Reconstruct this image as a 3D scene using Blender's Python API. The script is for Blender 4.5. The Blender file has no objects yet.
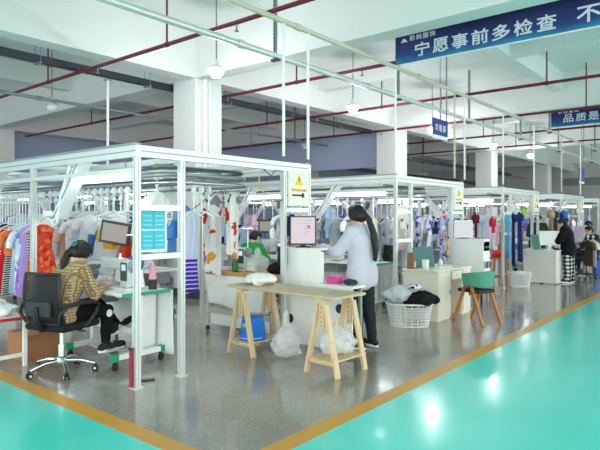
import bpy, bmesh, math, random
from math import sin, cos, pi, radians as R
from mathutils import Vector as V, Matrix, Euler, Quaternion
C = bpy.context.scene.collection
sc = bpy.context.scene

# ---------------------------------------------------------------- camera frame
F, YAW, EYE, HOR = 560.0, R(39.5), 1.47, 217.5
VX, VY = cos(YAW), sin(YAW)
def P(px, py, d):
    """world point on the sight line of a picture point at depth d"""
    l = (px - 300) / F * d
    return V((d * VX + l * VY, d * VY - l * VX, EYE - (py - HOR) / F * d))
def G(px, py, z=0.0):
    return P(px, py, F * (EYE - z) / (py - HOR))

# ---------------------------------------------------------------- materials
def lin(c):
    return tuple((x / 12.92 if x <= .04045 else ((x + .055) / 1.055) ** 2.4) for x in c)
def hx(h):
    h = h.lstrip('#')
    return lin(tuple(int(h[i:i + 2], 16) / 255 for i in (0, 2, 4)))
_mats = {}
def nodes(name, rough=.5, metal=0.0, spec=None):
    m = bpy.data.materials.new(name); m.use_nodes = True
    nt = m.node_tree; b = nt.nodes['Principled BSDF']
    b.inputs['Roughness'].default_value = rough; b.inputs['Metallic'].default_value = metal
    if spec is not None: b.inputs['Specular IOR Level'].default_value = spec
    return m, nt, b
def rgba(c): return (c[0], c[1], c[2], 1)
def mixcol(nt, fac, a, b):
    n = nt.nodes.new('ShaderNodeMix'); n.data_type = 'RGBA'
    for s, v in ((6, a), (7, b)):
        if isinstance(v, tuple): n.inputs[s].default_value = rgba(v)
        else: nt.links.new(v, n.inputs[s])
    if isinstance(fac, (int, float)): n.inputs[0].default_value = fac
    else: nt.links.new(fac, n.inputs[0])
    return n.outputs[2]
def coord(nt, scale=(1, 1, 1), kind='Object', rot=(0, 0, 0)):
    t = nt.nodes.new('ShaderNodeTexCoord'); mp = nt.nodes.new('ShaderNodeMapping')
    mp.inputs['Scale'].default_value = scale; mp.inputs['Rotation'].default_value = rot
    nt.links.new(t.outputs[kind], mp.inputs[0]); return mp.outputs[0]
def noise(nt, vec, scale, detail=3, rough=.5):
    n = nt.nodes.new('ShaderNodeTexNoise'); n.inputs['Scale'].default_value = scale
    n.inputs['Detail'].default_value = detail; n.inputs['Roughness'].default_value = rough
    nt.links.new(vec, n.inputs['Vector']); return n.outputs['Fac']
def ramp(nt, fac, stops, const=False):
    n = nt.nodes.new('ShaderNodeValToRGB'); e = n.color_ramp.elements
    if const: n.color_ramp.interpolation = 'CONSTANT'
    while len(e) < len(stops): e.new(.5)
    for k, (p, c) in enumerate(stops):
        e[k].position = p; e[k].color = rgba(c)
    nt.links.new(fac, n.inputs[0]); return n.outputs[0]
def bump(nt, b, h, strength=.2, dist=.01):
    n = nt.nodes.new('ShaderNodeBump'); n.inputs['Strength'].default_value = strength
    n.inputs['Distance'].default_value = dist
    nt.links.new(h, n.inputs['Height']); nt.links.new(n.outputs[0], b.inputs['Normal'])
def mat(h, rough=.5, metal=0.0, var=.06, sc_=14, name=None, bmp=0.0):
    """one paint / plastic / metal colour with a little tonal variation"""
    k = (h, rough, metal, var, sc_, bmp)
    if k in _mats: return _mats[k]
    c = hx(h); m, nt, b = nodes(name or 'paint_' + h.strip('#'), rough, metal)
    f = noise(nt, coord(nt), sc_)
    lo = tuple(x * (1 - var) for x in c); hi = tuple(min(1, x * (1 + var)) for x in c)
    nt.links.new(mixcol(nt, f, lo, hi), b.inputs['Base Color'])
    if bmp: bump(nt, b, f, bmp)
    _mats[k] = m; return m
def cloth(h, var=.1, rough=.9):
    k = ('cloth', h)
    if k in _mats: return _mats[k]
    c = hx(h); m, nt, b = nodes('fabric_' + h.strip('#'), rough, 0, .2)
    v = coord(nt); f = noise(nt, v, 9, 4); g = noise(nt, v, 260, 1)
    col = mixcol(nt, f, tuple(x * (1 - var) for x in c), tuple(min(1, x * (1 + var)) for x in c))
    nt.links.new(col, b.inputs['Base Color']); bump(nt, b, g, .25, .003)
    _mats[k] = m; return m
def emit(h, s):
    k = ('emit', h, s)
    if k in _mats: return _mats[k]
    m, nt, b = nodes('lamp_glow', .4); b.inputs['Base Color'].default_value = rgba(hx(h)) if s > 2 else (.03, .03, .035, 1)
    b.inputs['Emission Color'].default_value = rgba(hx(h)); b.inputs['Emission Strength'].default_value = s
    _mats[k] = m; return m
def math_(nt, op, a, b=None):
    n = nt.nodes.new('ShaderNodeMath'); n.operation = op
    for i, v in enumerate((a, b)):
        if v is None: continue
        if isinstance(v, (int, float)): n.inputs[i].default_value = v
        else: nt.links.new(v, n.inputs[i])
    return n.outputs[0]
def sep(nt, vec):
    n = nt.nodes.new('ShaderNodeSeparateXYZ'); nt.links.new(vec, n.inputs[0]); return n.outputs
def stripes(a, b_, period, axis=2, duty=.5, zlim=None):
    k = ('stripe', a, b_, period, axis, duty, zlim)
    if k in _mats: return _mats[k]
    m, nt, b = nodes('striped_fabric', .9, 0, .2)
    s = sep(nt, coord(nt)); f = math_(nt, 'FRACT', math_(nt, 'DIVIDE', s[axis], period))
    f = math_(nt, 'LESS_THAN', f, duty)
    if zlim is not None: f = math_(nt, 'MULTIPLY', f, math_(nt, 'LESS_THAN', s[2], zlim))
    nt.links.new(mixcol(nt, f, hx(a), hx(b_)), b.inputs['Base Color'])
    _mats[k] = m; return m
def spots(base, cols, scale=12, size=.32, seed=0.0):
    """printed fabric: blotches of several colours on a base"""
    k = ('spots', base, tuple(cols), scale, size, seed)
    if k in _mats: return _mats[k]
    m, nt, b = nodes('printed_fabric', .9, 0, .2)
    mp = coord(nt); vo = nt.nodes.new('ShaderNodeTexVoronoi'); vo.inputs['Scale'].default_value = scale
    ad = nt.nodes.new('ShaderNodeVectorMath'); ad.operation = 'ADD'; ad.inputs[1].default_value = (seed, seed * .7, seed * .3)
    nt.links.new(mp, ad.inputs[0]); mp = ad.outputs[0]
    wob = nt.nodes.new('ShaderNodeTexNoise'); wob.inputs['Scale'].default_value = scale * 1.7
    nt.links.new(mp, wob.inputs['Vector'])
    ad2 = nt.nodes.new('ShaderNodeVectorMath'); ad2.operation = 'MULTIPLY_ADD'
    ad2.inputs[1].default_value = (.9 / scale,) * 3
    nt.links.new(wob.outputs['Color'], ad2.inputs[0]); nt.links.new(mp, ad2.inputs[2])
    nt.links.new(ad2.outputs[0], vo.inputs['Vector'])
    s = nt.nodes.new('ShaderNodeSeparateColor'); nt.links.new(vo.outputs['Color'], s.inputs[0])
    n = len(cols)
    pick = ramp(nt, s.outputs[0], [(i / n, hx(c)) for i, c in enumerate(cols)], True)
    f = math_(nt, 'LESS_THAN', vo.outputs['Distance'], size)
    nt.links.new(mixcol(nt, f, hx(base), pick), b.inputs['Base Color'])
    _mats[k] = m; return m
def plaid(a, b_, period=.09):
    m, nt, b = nodes('plaid_fabric', .9, 0, .2)
    s = sep(nt, coord(nt)); fx = math_(nt, 'LESS_THAN', math_(nt, 'FRACT', math_(nt, 'DIVIDE', math_(nt, 'ADD', s[1], math_(nt, 'MULTIPLY', s[0], .45)), period)), .5)
    fz = math_(nt, 'LESS_THAN', math_(nt, 'FRACT', math_(nt, 'DIVIDE', s[2], period)), .5)
    f = math_(nt, 'MULTIPLY', math_(nt, 'ADD', fx, fz), .5)
    nt.links.new(ramp(nt, f, [(0, hx(a)), (.3, hx('#60646c')), (.8, hx(b_))], True), b.inputs['Base Color'])
    return m
def knit(a, b_):
    m, nt, b = nodes('herringbone_knit', .95, 0, .15)
    s = sep(nt, coord(nt))
    zig = math_(nt, 'PINGPONG', s[2], .014)
    f = math_(nt, 'FRACT', math_(nt, 'DIVIDE', math_(nt, 'ADD', math_(nt, 'ADD', s[1], math_(nt, 'MULTIPLY', s[0], .8)), math_(nt, 'MULTIPLY', zig, .8)), .026))
    f2 = math_(nt, 'LESS_THAN', f, .5)
    cc = math_(nt, 'GREATER_THAN', zig, .004)
    nt.links.new(mixcol(nt, math_(nt, 'MULTIPLY', f2, cc), hx(a), hx(b_)), b.inputs['Base Color'])
    bump(nt, b, f, .4, .004)
    return m
def wood(a, b_, scale=1.0, axis=0, rough=.5):
    k = ('wood', a, b_, scale, axis)
    if k in _mats: return _mats[k]
    m, nt, b = nodes('wood_grain', rough)
    sv = [28, 28, 28]; sv[axis] = 2.2
    f = noise(nt, coord(nt, tuple(x * scale for x in sv)), 1.0, 5, .6)
    nt.links.new(ramp(nt, f, [(.3, hx(a)), (.7, hx(b_))]), b.inputs['Base Color'])
    _mats[k] = m; return m
def clear_bag():
    m, nt, b = nodes('clear_film', .12)
    b.inputs['Base Color'].default_value = (.86, .9, .93, 1)
    b.inputs['Alpha'].default_value = .42
    f = noise(nt, coord(nt), 22, 4); bump(nt, b, f, .8, .02)
    return m

ALU = mat('#d2d8d6', .32, .35, .05, 6); ALUD = mat('#8e9a99', .35, .45)
STEEL = mat('#b9bdbd', .25, .9); CHROME = mat('#e2e4e6', .12, 1.0)
WHITE = mat('#edf0ef', .35); WHITEP = mat('#f2f4f5', .28); CREAM = mat('#e9e4d3', .4)
BLACK = mat('#17181c', .45); BLACKM = mat('#1d1e22', .8); GREY = mat('#8d9296', .5); DGREY = mat('#4a4e55', .5)
GREEN = mat('#1f9c66', .4); RED = mat('#c62f35', .45); SKIN = mat('#e0b49b', .55, 0, .05, 30); SKINP = mat('#dca98d', .55, 0, .05, 30)
HAIR = mat('#0b0a0a', .55, 0, .3, 60); GLOW = emit('#f6faff', 16.0); GLOWS = emit('#f2f8ff', 5.0)
FILM = clear_bag()

# ---------------------------------------------------------------- mesh builder
class MB:
    def __init__(s): s.v = []; s.f = []; s.mi = []; s.cur = 0; s.sm = []
    def add(s, vs, fs, smooth=False):
        o = len(s.v); s.v += [tuple(v) for v in vs]
        for f in fs:
            s.f.append(tuple(i + o for i in f)); s.mi.append(s.cur); s.sm.append(smooth)
        return s
    def m(s, i): s.cur = i; return s
    def box(s, x0, x1, y0, y1, z0, z1, M=None):
        vs = [V((x, y, z)) for x in (x0, x1) for y in (y0, y1) for z in (z0, z1)]
        if M is not None: vs = [M @ v for v in vs]
        return s.add(vs, [(0, 1, 3, 2), (4, 6, 7, 5), (0, 4, 5, 1), (2, 3, 7, 6), (0, 2, 6, 4), (1, 5, 7, 3)])
    def cbox(s, c, sz, M=None):
        h = [x / 2 for x in sz]; T = Matrix.Translation(V(c)) @ (M.to_4x4() if M is not None else Matrix.Identity(4))
        return s.box(-h[0], h[0], -h[1], h[1], -h[2], h[2], T)
    def bar(s, a, b, w, h, up=(0, 0, 1)):
        """rectangular bar from a to b"""
        a, b = V(a), V(b); d = (b - a); L = d.length; d.normalize(); up = V(up)
        if abs(d.dot(up)) > .98: up = V((0, 1, 0))
        x = up.cross(d).normalized(); y = d.cross(x)
        M = Matrix((x, y, d)).transposed().to_4x4(); M.translation = a
        return s.box(-w / 2, w / 2, -h / 2, h / 2, 0, L, M)
    def tube(s, pts, r, n=8, closed=False, cap=True):
        pts = [V(p) for p in pts]; m = len(pts); rs = r if isinstance(r, (list, tuple)) else [r] * m
        T = []
        for i in range(m):
            a = pts[(i - 1) % m] if (i or closed) else pts[0]; b = pts[(i + 1) % m] if (i < m - 1 or closed) else pts[-1]
            t = b - a; T.append(t.normalized() if t.length > 1e-9 else V((0, 0, 1)))
        up = V((0, 0, 1)) if abs(T[0].z) < .9 else V((1, 0, 0))
        x = up.cross(T[0]).normalized(); vs = []
        for i in range(m):
            if i:
                q = T[i - 1].rotation_difference(T[i]); x = (q @ x); x = (x - T[i] * x.dot(T[i])).normalized()
            y = T[i].cross(x)
            for k in range(n):
                a = 2 * pi * k / n; vs.append(pts[i] + (x * cos(a) + y * sin(a)) * rs[i])
        fs = []
        for i in range(m if closed else m - 1):
            for k in range(n):
                j = (i + 1) % m; fs.append((i * n + k, i * n + (k + 1) % n, j * n + (k + 1) % n, j * n + k))
        s.add(vs, fs, True)
        if cap and not closed:
            s.add(vs[:n], [tuple(range(n))[::-1]]); s.add(vs[-n:], [tuple(range(n))])
        return s
    def lathe(s, prof, c=(0, 0, 0), n=20, M=None, smooth=True):
        vs = []; fs = []
        for (r, z) in prof:
            for k in range(n):
                a = 2 * pi * k / n; v = V((r * cos(a), r * sin(a), z))
                if M is not None: v = M @ v
                vs.append(v + V(c))
        for i in range(len(prof) - 1):
            for k in range(n): fs.append((i * n + k, i * n + (k + 1) % n, (i + 1) * n + (k + 1) % n, (i + 1) * n + k))
        s.add(vs, fs, smooth)
        if prof[0][0] > 1e-6: s.add(vs[:n], [tuple(range(n))[::-1]])
        if prof[-1][0] > 1e-6: s.add(vs[-n:], [tuple(range(n))])
        return s
    def cyl(s, a, b, r, n=14): return s.tube([a, b], r, n)
    def ell(s, c, r, M=None, nu=16, nv=10):
        if isinstance(r, (int, float)): r = (r, r, r)
        vs = []; fs = []
        for j in range(nv + 1):
            th = pi * j / nv
            for k in range(nu):
                a = 2 * pi * k / nu; v = V((r[0] * sin(th) * cos(a), r[1] * sin(th) * sin(a), r[2] * cos(th)))
                if M is not None: v = M @ v
                vs.append(v + V(c))
        for j in range(nv):
            for k in range(nu): fs.append((j * nu + k, (j + 1) * nu + k, (j + 1) * nu + (k + 1) % nu, j * nu + (k + 1) % nu))
        return s.add(vs, fs, True)
    def cap(s, a, ra, b, rb, n=14, sub=5):
        """tapered capsule"""
        a, b = V(a), V(b); d = b - a; L = d.length
        if L < 1e-5: return s.ell(a, max(ra, rb))
        t = d / L; pts = []; rs = []
        for k in range(sub): an = pi / 2 * (1 - k / sub) ; pts.append(a - t * ra * sin(an)); rs.append(max(ra * cos(an), .0005))
        pts.append(a); rs.append(ra); pts.append(b); rs.append(rb)
        for k in range(1, sub + 1): an = pi / 2 * k / sub; pts.append(b + t * rb * sin(an)); rs.append(max(rb * cos(an), .0005))
        return s.tube(pts, rs, n)
    def extrude(s, poly, vec, smooth=False):
        n = len(poly); p = [V(q) for q in poly]; vs = p + [q + V(vec) for q in p]
        fs = [tuple(range(n))[::-1], tuple(range(n, 2 * n))] + [(i, (i + 1) % n, n + (i + 1) % n, n + i) for i in range(n)]
        return s.add(vs, fs, smooth)
    def sheet(s, fn, nu, nv, th=.004):
        """thin cloth: fn(u,v) -> point; two skins th apart and a rim"""
        g = [[V(fn(u / nu, v / nv)) for u in range(nu + 1)] for v in range(nv + 1)]
        def nrm(u, v):
            du = g[v][min(u + 1, nu)] - g[v][max(u - 1, 0)]; dv = g[min(v + 1, nv)][u] - g[max(v - 1, 0)][u]
            n = du.cross(dv); return n.normalized() if n.length > 1e-12 else V((0, 0, 1))
        A = [g[v][u] + nrm(u, v) * th / 2 for v in range(nv + 1) for u in range(nu + 1)]
        B = [g[v][u] - nrm(u, v) * th / 2 for v in range(nv + 1) for u in range(nu + 1)]
        N = len(A); w = nu + 1; fs = []
        for v in range(nv):
            for u in range(nu):
                a, b, c, d = v * w + u, v * w + u + 1, (v + 1) * w + u + 1, (v + 1) * w + u
                fs.append((a, b, c, d)); fs.append((N + d, N + c, N + b, N + a))
        rim = [u for u in range(nu + 1)] + [v * w + nu for v in range(1, nv + 1)] + [nv * w + u for u in range(nu - 1, -1, -1)] + [v * w for v in range(nv - 1, 0, -1)]
        for i in range(len(rim)):
            a, b = rim[i], rim[(i + 1) % len(rim)]; fs.append((b, a, N + a, N + b))
        return s.add(A + B, fs, True)
    def mesh(s, name, mats):
        me = bpy.data.meshes.new(name); me.from_pydata(s.v, [], s.f)
        for m_ in (mats if isinstance(mats, (list, tuple)) else [mats]): me.materials.append(m_)
        me.polygons.foreach_set('material_index', s.mi); me.polygons.foreach_set('use_smooth', s.sm)
        bm = bmesh.new(); bm.from_mesh(me); bmesh.ops.recalc_face_normals(bm, faces=bm.faces); bm.to_mesh(me); bm.free()
        me.update(); return me
    def build(s, name, mats, parent=None, bev=0.0, label=None, loc=None):
        o = bpy.data.objects.new(name, s.mesh(name, mats)); C.objects.link(o)
        if parent is not None: o.parent = parent
        if loc is not None: o.location = loc
        if bev:
            b = o.modifiers.new('bevel', 'BEVEL'); b.width = bev; b.segments = 2; b.limit_method = 'ANGLE'; b.harden_normals = False
        if label: o['label'] = label
        return o
    def solid(s, name, mat_, voxel, parent=None, smooth_it=4, label=None, noise_=None):
        """weld every overlapping shape into one continuous skin"""
        tmp = bpy.data.objects.new('weld', s.mesh('weld', mat_)); C.objects.link(tmp)
        r = tmp.modifiers.new('r', 'REMESH'); r.mode = 'VOXEL'; r.voxel_size = voxel
        if smooth_it:
            k = tmp.modifiers.new('s', 'SMOOTH'); k.factor = .5; k.iterations = smooth_it
        if noise_:
            t = bpy.data.textures.new('folds', 'CLOUDS'); t.noise_scale = noise_[1]; t.noise_depth = 2
            d = tmp.modifiers.new('d', 'DISPLACE'); d.texture = t; d.strength = noise_[0]; d.mid_level = .5
        dg = bpy.context.evaluated_depsgraph_get()
        me = bpy.data.meshes.new_from_object(tmp.evaluated_get(dg), depsgraph=dg)
        C.objects.unlink(tmp); bpy.data.objects.remove(tmp)
        me.name = name; me.materials.clear(); me.materials.append(mat_)
        me.polygons.foreach_set('use_smooth', [True] * len(me.polygons))
        o = bpy.data.objects.new(name, me); C.objects.link(o)
        if parent is not None: o.parent = parent
        if label: o['label'] = label
        return o

def tag(o, label, cat, group=None, kind=None):
    o['label'] = label; o['category'] = cat
    if group: o['group'] = group
    if kind: o['kind'] = kind
    return o
def struct(o): o['kind'] = 'structure'; return o
def thing(name, label, cat, loc=(0, 0, 0), rz=0.0, group=None):
    o = bpy.data.objects.new(name, None); C.objects.link(o); o.empty_display_size = .1
    o.location = loc; o.rotation_euler = (0, 0, rz); return tag(o, label, cat, group)
_kids = {}
def dup(root, loc, rz=None, label=None, group=None):
    r = root.copy(); C.objects.link(r); r.location = loc
    if rz is not None: r.rotation_euler = (0, 0, rz)
    if label: r['label'] = label
    if group: r['group'] = group
    for ch in list(root.children):
        c = ch.copy(); C.objects.link(c); c.parent = r
        for g in ch.children:
            d = g.copy(); C.objects.link(d); d.parent = c
    return r
ORD = ['first', 'second', 'third', 'fourth', 'fifth', 'sixth', 'seventh', 'eighth', 'ninth', 'tenth', 'eleventh', 'twelfth', 'thirteenth', 'fourteenth',
       'fifteenth', 'sixteenth', 'seventeenth', 'eighteenth', 'nineteenth', 'twentieth'] + ['%d%s' % (n, {1: 'st', 2: 'nd', 3: 'rd'}.get(n % 10, 'th')) for n in range(21, 80)]
def text_mesh(s, size, bold=0.0, ext=.001, shear=0):
    c = bpy.data.curves.new('t', 'FONT'); c.body = s; c.size = size; c.offset = bold; c.extrude = ext; c.align_x = 'LEFT'; c.align_y = 'BOTTOM_BASELINE'; c.shear = shear
    o = bpy.data.objects.new('t', c); C.objects.link(o); dg = bpy.context.evaluated_depsgraph_get()
    me = bpy.data.meshes.new_from_object(o.evaluated_get(dg)); C.objects.unlink(o); bpy.data.objects.remove(o); return me
def lettering(s, size, mat_, parent, M, bold=0.0, name='lettering', ext=.001, width=None):
    me = text_mesh(s, size, bold, ext)
    if width:
        xs = [v.co.x for v in me.vertices]; k = width / (max(xs) - min(xs)); me.transform(Matrix.Diagonal((k, 1, 1, 1)))
    me.transform(M); me.materials.clear(); me.materials.append(mat_); me.name = name
    o = bpy.data.objects.new(name, me); C.objects.link(o); o.parent = parent; return o
def arc(c, r, a0, a1, n, ax1, ax2):
    c, ax1, ax2 = V(c), V(ax1), V(ax2)
    return [c + ax1 * r * cos(a0 + (a1 - a0) * k / n) + ax2 * r * sin(a0 + (a1 - a0) * k / n) for k in range(n + 1)]
# ================================================================= SETTING
X0, X1, Y0, Y1, ZC = -7.0, 33.0, -6.5, 17.25, 4.8
def floor_mat(name, a, b_, rough, speck=None, coat=0):
    m, nt, b = nodes(name, rough)
    v = coord(nt); f = noise(nt, v, 1.1, 6, .62)
    col = ramp(nt, f, [(.3, hx(a)), (.7, hx(b_))])
    if speck:
        g = noise(nt, v, 30, 2); k = math_(nt, 'GREATER_THAN', g, .64)
        col = mixcol(nt, math_(nt, 'MULTIPLY', k, .4), col, hx(speck))
        g2 = noise(nt, v, 70, 2); k2 = math_(nt, 'GREATER_THAN', g2, .63)
        col = mixcol(nt, math_(nt, 'MULTIPLY', k2, .65), col, hx('#5a544e'))
    nt.links.new(col, b.inputs['Base Color'])
    r = noise(nt, v, 2.3, 4)
    rr = nt.nodes.new('ShaderNodeMapRange'); rr.inputs[3].default_value = rough * .75; rr.inputs[4].default_value = rough * 1.45
    nt.links.new(r, rr.inputs[0]); nt.links.new(rr.outputs[0], b.inputs['Roughness'])
    b.inputs['Coat Weight'].default_value = coat; b.inputs['Coat Roughness'].default_value = .08
    return m
CONC = floor_mat('polished_concrete', '#8f857f', '#b0a69f', .14, '#d6cec7', .35)
TEAL = floor_mat('teal_epoxy', '#4edbcf', '#5ae2d7', .2, None, .2)
ORNG = floor_mat('orange_floor_paint', '#d29334', '#dc9f40', .3)
PLAST = mat('#e4e5e4', .7, 0, .03, 3); PLAST_SHADE = mat('#aebad6', .75, 0, .04, 2); COLM = mat('#e4e6e6', .65, 0, .03, 3)  # back and upper walls: white, with blue-grey shade put into the colour
OX, OY, OW = 2.18, 2.30, .15
f = MB().box(OX + OW, X1, OY + OW, Y1, -.1, 0).build('floor', CONC); struct(f)
f = MB().box(X0, OX, Y0, Y1, -.1, 0).box(OX, X1, Y0, OY, -.1, 0).build('floor_walkway', TEAL); struct(f)
struct(MB().box(OX, OX + OW, OY, Y1, -.1, 0).build('trim_1', ORNG)); struct(MB().box(OX + OW, X1, OY, OY + OW, -.1, 0).build('trim_2', ORNG))
struct(MB().box(X0, X1, Y0, Y1, ZC, ZC + .15).build('ceiling', PLAST))
for y in (-.85, 7.85, 16.55): struct(MB().box(X0, X1, y, y + .33, 3.98, ZC).build('beam', PLAST))
for x in (-.6, 6.57, 13.72, 20.87, 28.02):
    struct(MB().box(x, x + .33, Y0, Y1, 3.982, ZC - .001).build('beam', PLAST))
for y in (3.5, 12.2): struct(MB().box(X0, X1, y, y + .23, 4.38, ZC - .002).build('beam', PLAST))
for x in (3.0, 10.2, 17.3, 24.4): struct(MB().box(x, x + .23, Y0, Y1, 4.382, ZC - .003).build('beam', PLAST))
for x in (6.57, 13.72, 20.87, 28.02):
    for y in (7.85, 16.55):
        m = MB().box(x - .004, x + .634, y - .004, y + .634, .16, 3.979); m.m(1).box(x - .006, x + .636, y - .006, y + .636, 0, .16)
        struct(m.build('column', [COLM, DGREY], None, .015))
struct(MB().box(X0, X1, Y1, Y1 + .2, 0, ZC).build('wall_back', PLAST_SHADE))
struct(MB().box(X1, X1 + .2, Y0, Y1, 0, ZC).build('wall_right', mat('#d2d3d2', .6)))
struct(MB().box(14.08, 14.2, 8.5, 16.54, 2.95, 3.98).build('wall_upper', PLAST_SHADE))
# roller shutter on the far wall
sh = MB()
for k in range(40): sh.box(X1 - .05 - .02 * (k % 2), X1 - .001, 3.4, 8.2, .08 * k, .08 * k + .078)
d = struct(sh.build('door_1', mat('#c4c7c6', .45, .1)))
dt = MB().box(X1 - .12, X1, 3.2, 8.4, 3.2, 3.6).build('shutter_box', GREY, d)

# ================================================================= CEILING SERVICES
PIPER = mat('#6f1c2a', .38, .1); PIPEG = mat('#9aa0a2', .35, .6); GALV = mat('#dde3e2', .28, .4); BEIGE = mat('#c9c4b2', .4)
names = ['nearest the camera', 'just behind the near big column', 'third from the camera', 'fourth from the camera',
         'fifth from the camera', 'sixth and farthest from the camera']
for i, x in enumerate((4.74, 7.5, 10.34, 13.2, 16.0, 18.8)):
    t = thing('sprinkler_pipe', 'dark red sprinkler pipe under the ceiling, ' + names[i], 'pipe', (x, 5, 3.83), 0, 'red sprinkler pipes')
    m = MB().tube([(0, Y0 - 4.9, 0), (0, 11.5, 0)], .028, 10)
    m.build('pipe', PIPER, t)
    for k, y in enumerate((-3.79, -.44, 2.91, 6.26, 9.6, 12.95)):
        if abs(y - 8.0) < .3: continue
        h = MB().cyl((0, y - 5, .02), (0, y - 5, .968), .014, 8); h.lathe([(.03, -.035), (.036, -.03), (.036, .03), (.03, .035)], (0, y - 5, 0), 12, Matrix.Rotation(pi / 2, 3, 'X'))
        h.build('hanger_rod', PIPER if k % 2 == 0 or i != 3 else PIPEG, t)
    for k, y in enumerate((1.4, 4.9, 8.0, 12.1)):
        h = MB().cyl((0, y - 5, -.02), (0, y - 5, -.09), .012, 8); h.lathe([(.004, -.11), (.03, -.107), (.03, -.102), (.01, -.09)], (0, y - 5, 0), 12)
        h.build('sprinkler_head', PIPEG, t)
def conduit(name, label, y, z, r, m_, hang, rods):
    t = thing(name, label, 'pipe', (8, y, z))
    m = MB().tube([(X0 - 7.9, 0, 0), (X1 - 8.1, 0, 0)], r, 12)
    m.build('pipe', m_, t)
    for x in range(-4, 32, 3):
        MB().lathe([(r * 1.3, -.05), (r * 1.35, -.045), (r * 1.35, .045), (r * 1.3, .05)], (x - 8, 0, 0), 12, Matrix.Rotation(pi / 2, 3, 'Y')).build('coupling', m_, t)
    for x in hang:
        h = MB().box(x - 8 - .02, x - 8 + .02, -.02, .02, -.06, ZC - z - .002); h.m(1)
        for k in range(24):
            if .06 + k * .05 < ZC - z: h.box(x - 8 - .022, x - 8 - .0195, -.008, .008, .02 + k * .05, .05 + k * .05)
        h.cbox((x - 8, 0, -.06), (.06, .12, .03))
        h.build('slotted_hanger', [ALUD, DGREY], t)
    for x, zb in rods:
        MB().cyl((x - 8, 0, 0), (x - 8, 0, zb - z), .017, 8).build('drop_rod', WHITE if round(x * 100) % 2 else BEIGE, t)
conduit('cable_conduit', 'beige conduit running over the front ends of the frames, carrying the large blue banner', 4.155, 3.68, .03, BEIGE, (1.0, 3.6, 15.0, 20.0, 26.0),
        [(4.75, 2.16), (5.19, 2.16), (7.25, 2.16), (9.30, 2.16), (9.73, 2.16), (11.69, 2.16), (13.73, 2.16), (16.1, 2.16), (18.15, 2.16)])
conduit('air_pipe', 'shiny galvanised air pipe running behind the beige conduit', 5.1, 3.67, .042, GALV, (1.5, 5.66, 9.0, 12.2, 15.7, 19.4, 24.0), [])
conduit('water_pipe', 'grey pipe running along the ceiling behind the middle column', 10.5, 3.72, .03, PIPEG, (12.5, 16.5, 20.5, 25.0), [])
def tray(label, x0, x1, y0, z0, z1):
    t = thing('cable_tray', label, 'cable tray', (x0, y0, z0))
    m = MB().box(0, x1 - x0, 0, .14, 0, z1 - z0); m.box(0, x1 - x0, -.006, .146, z1 - z0 - .012, z1 - z0)
    m.build('channel', mat('#3a3f49', .4, .2), t)
    for k in range(int((x1 - x0) / 2)):
        for dy in (-.012, .152): MB().cyl((1 + 2 * k, dy, -.01), (1 + 2 * k, dy, ZC - z0 - .004), .006, 6).build('hanger_rod', PIPEG, t)
        MB().box(.985 + 2 * k, 1.015 + 2 * k, -.03, .17, -.03, 0).build('cross_bracket', PIPEG, t)
tray('dark grey cable tray running past the back of the near big column', X0 + .1, 13.6, 8.56, 3.866, 3.966)
tray('dark grey cable tray deep on the right, beyond the middle column', 14.6, 27.9, 9.5, 3.5, 3.62)
tray('dark grey cable tray in the far right depth, lower than the others', 14.6, 32.5, 11.9, 3.25, 3.38)
# downpipe on the near column
t = thing('downpipe', 'white downpipe fixed to the front of the near big column', 'pipe', (6.75, 7.795, 0))
MB().cyl((0, 0, .16), (0, 0, 3.97), .042, 14).build('pipe', WHITE, t)
MB().cyl((.1, 0, .16), (.1, 0, 3.97), .025, 14).build('thin_pipe', WHITE, t)
for z in (1.2, 2.5, 3.82):
    MB().box(-.08, .14, .02, .05, z - .025, z + .025).lathe([(.05, z - .02), (.05, z + .02)], (0, 0, 0), 14).build('clamp', WHITE, t)
t = thing('drop_pole', 'thin white pole hanging below the dark cable tray above the left frame', 'pole', (5.3, 8.63, 3.83)); 
MB().cyl((0, 0, 0), (0, 0, -1.72), .022, 10).build('pole', WHITE, t); MB().cbox((0, 0, -.01), (.08, .1, .02)).build('mounting_plate', PIPEG, t)
# pendant lamps
def pendant(x, y, on, label, z=3.67):
    far = x > 10
    t = thing('pendant_lamp', label, 'lamp', (x, y, z), 0, 'pendant lamps under the ceiling')
    MB().cyl((0, 0, .17), (0, 0, ZC - z - .001), .012, 8).build('rod', PIPEG, t)
    MB().lathe([(.028, .07), (.034, .09), (.034, .13), (.02, .18), (.012, .19)]).build('lamp_holder', WHITE, t)
    MB().lathe([(.0005, -.085), (.065, -.08), (.105, -.025), (.108, .01), (.085, .045), (.03, .075)], (0, 0, 0), 18).build('bulb', GLOW if on else mat('#e8ecee', .2), t)
    s = MB().lathe([(.03, .105), (.075, .085), (.12, .05), (.13, .035), (.126, .035), (.072, .078), (.03, .098)], (0, 0, 0), 20)
    s.build('lamp_shade', mat('#f2f4f6', .15) if not on else WHITE, t)
    if on:
        L = bpy.data.lights.new('pendant_glow', 'POINT'); L.energy = 55 if far else 45; L.shadow_soft_size = .09; L.color = (.97, .99, 1)
        o = bpy.data.objects.new('pendant_glow', L); C.objects.link(o); o.location = (x, y, z - .2)
pl = ['lit pendant bulb hanging in front of the near big column', 'lit pendant bulb hanging over the long-haired woman', 'lit pendant bulb behind the blue department sign', 'lit pendant bulb far over the third frame', 'lit pendant bulb far over the fourth frame']
for k, x in enumerate((5.72, 9.38, 12.9, 17.0, 20.6)): pendant(x, 6.35, True, pl[k])
pl = ['unlit pendant lamp at upper left, below the first red pipe', 'unlit pendant lamp hidden behind the near big column', 'unlit pendant lamp hanging before the wall tinted lavender for shade', 'unlit pendant lamp far behind the middle column']
for k, x in enumerate((5.46, 9.4, 13.45, 16.6)): pendant(x, 10.9, False, pl[k])

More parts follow.
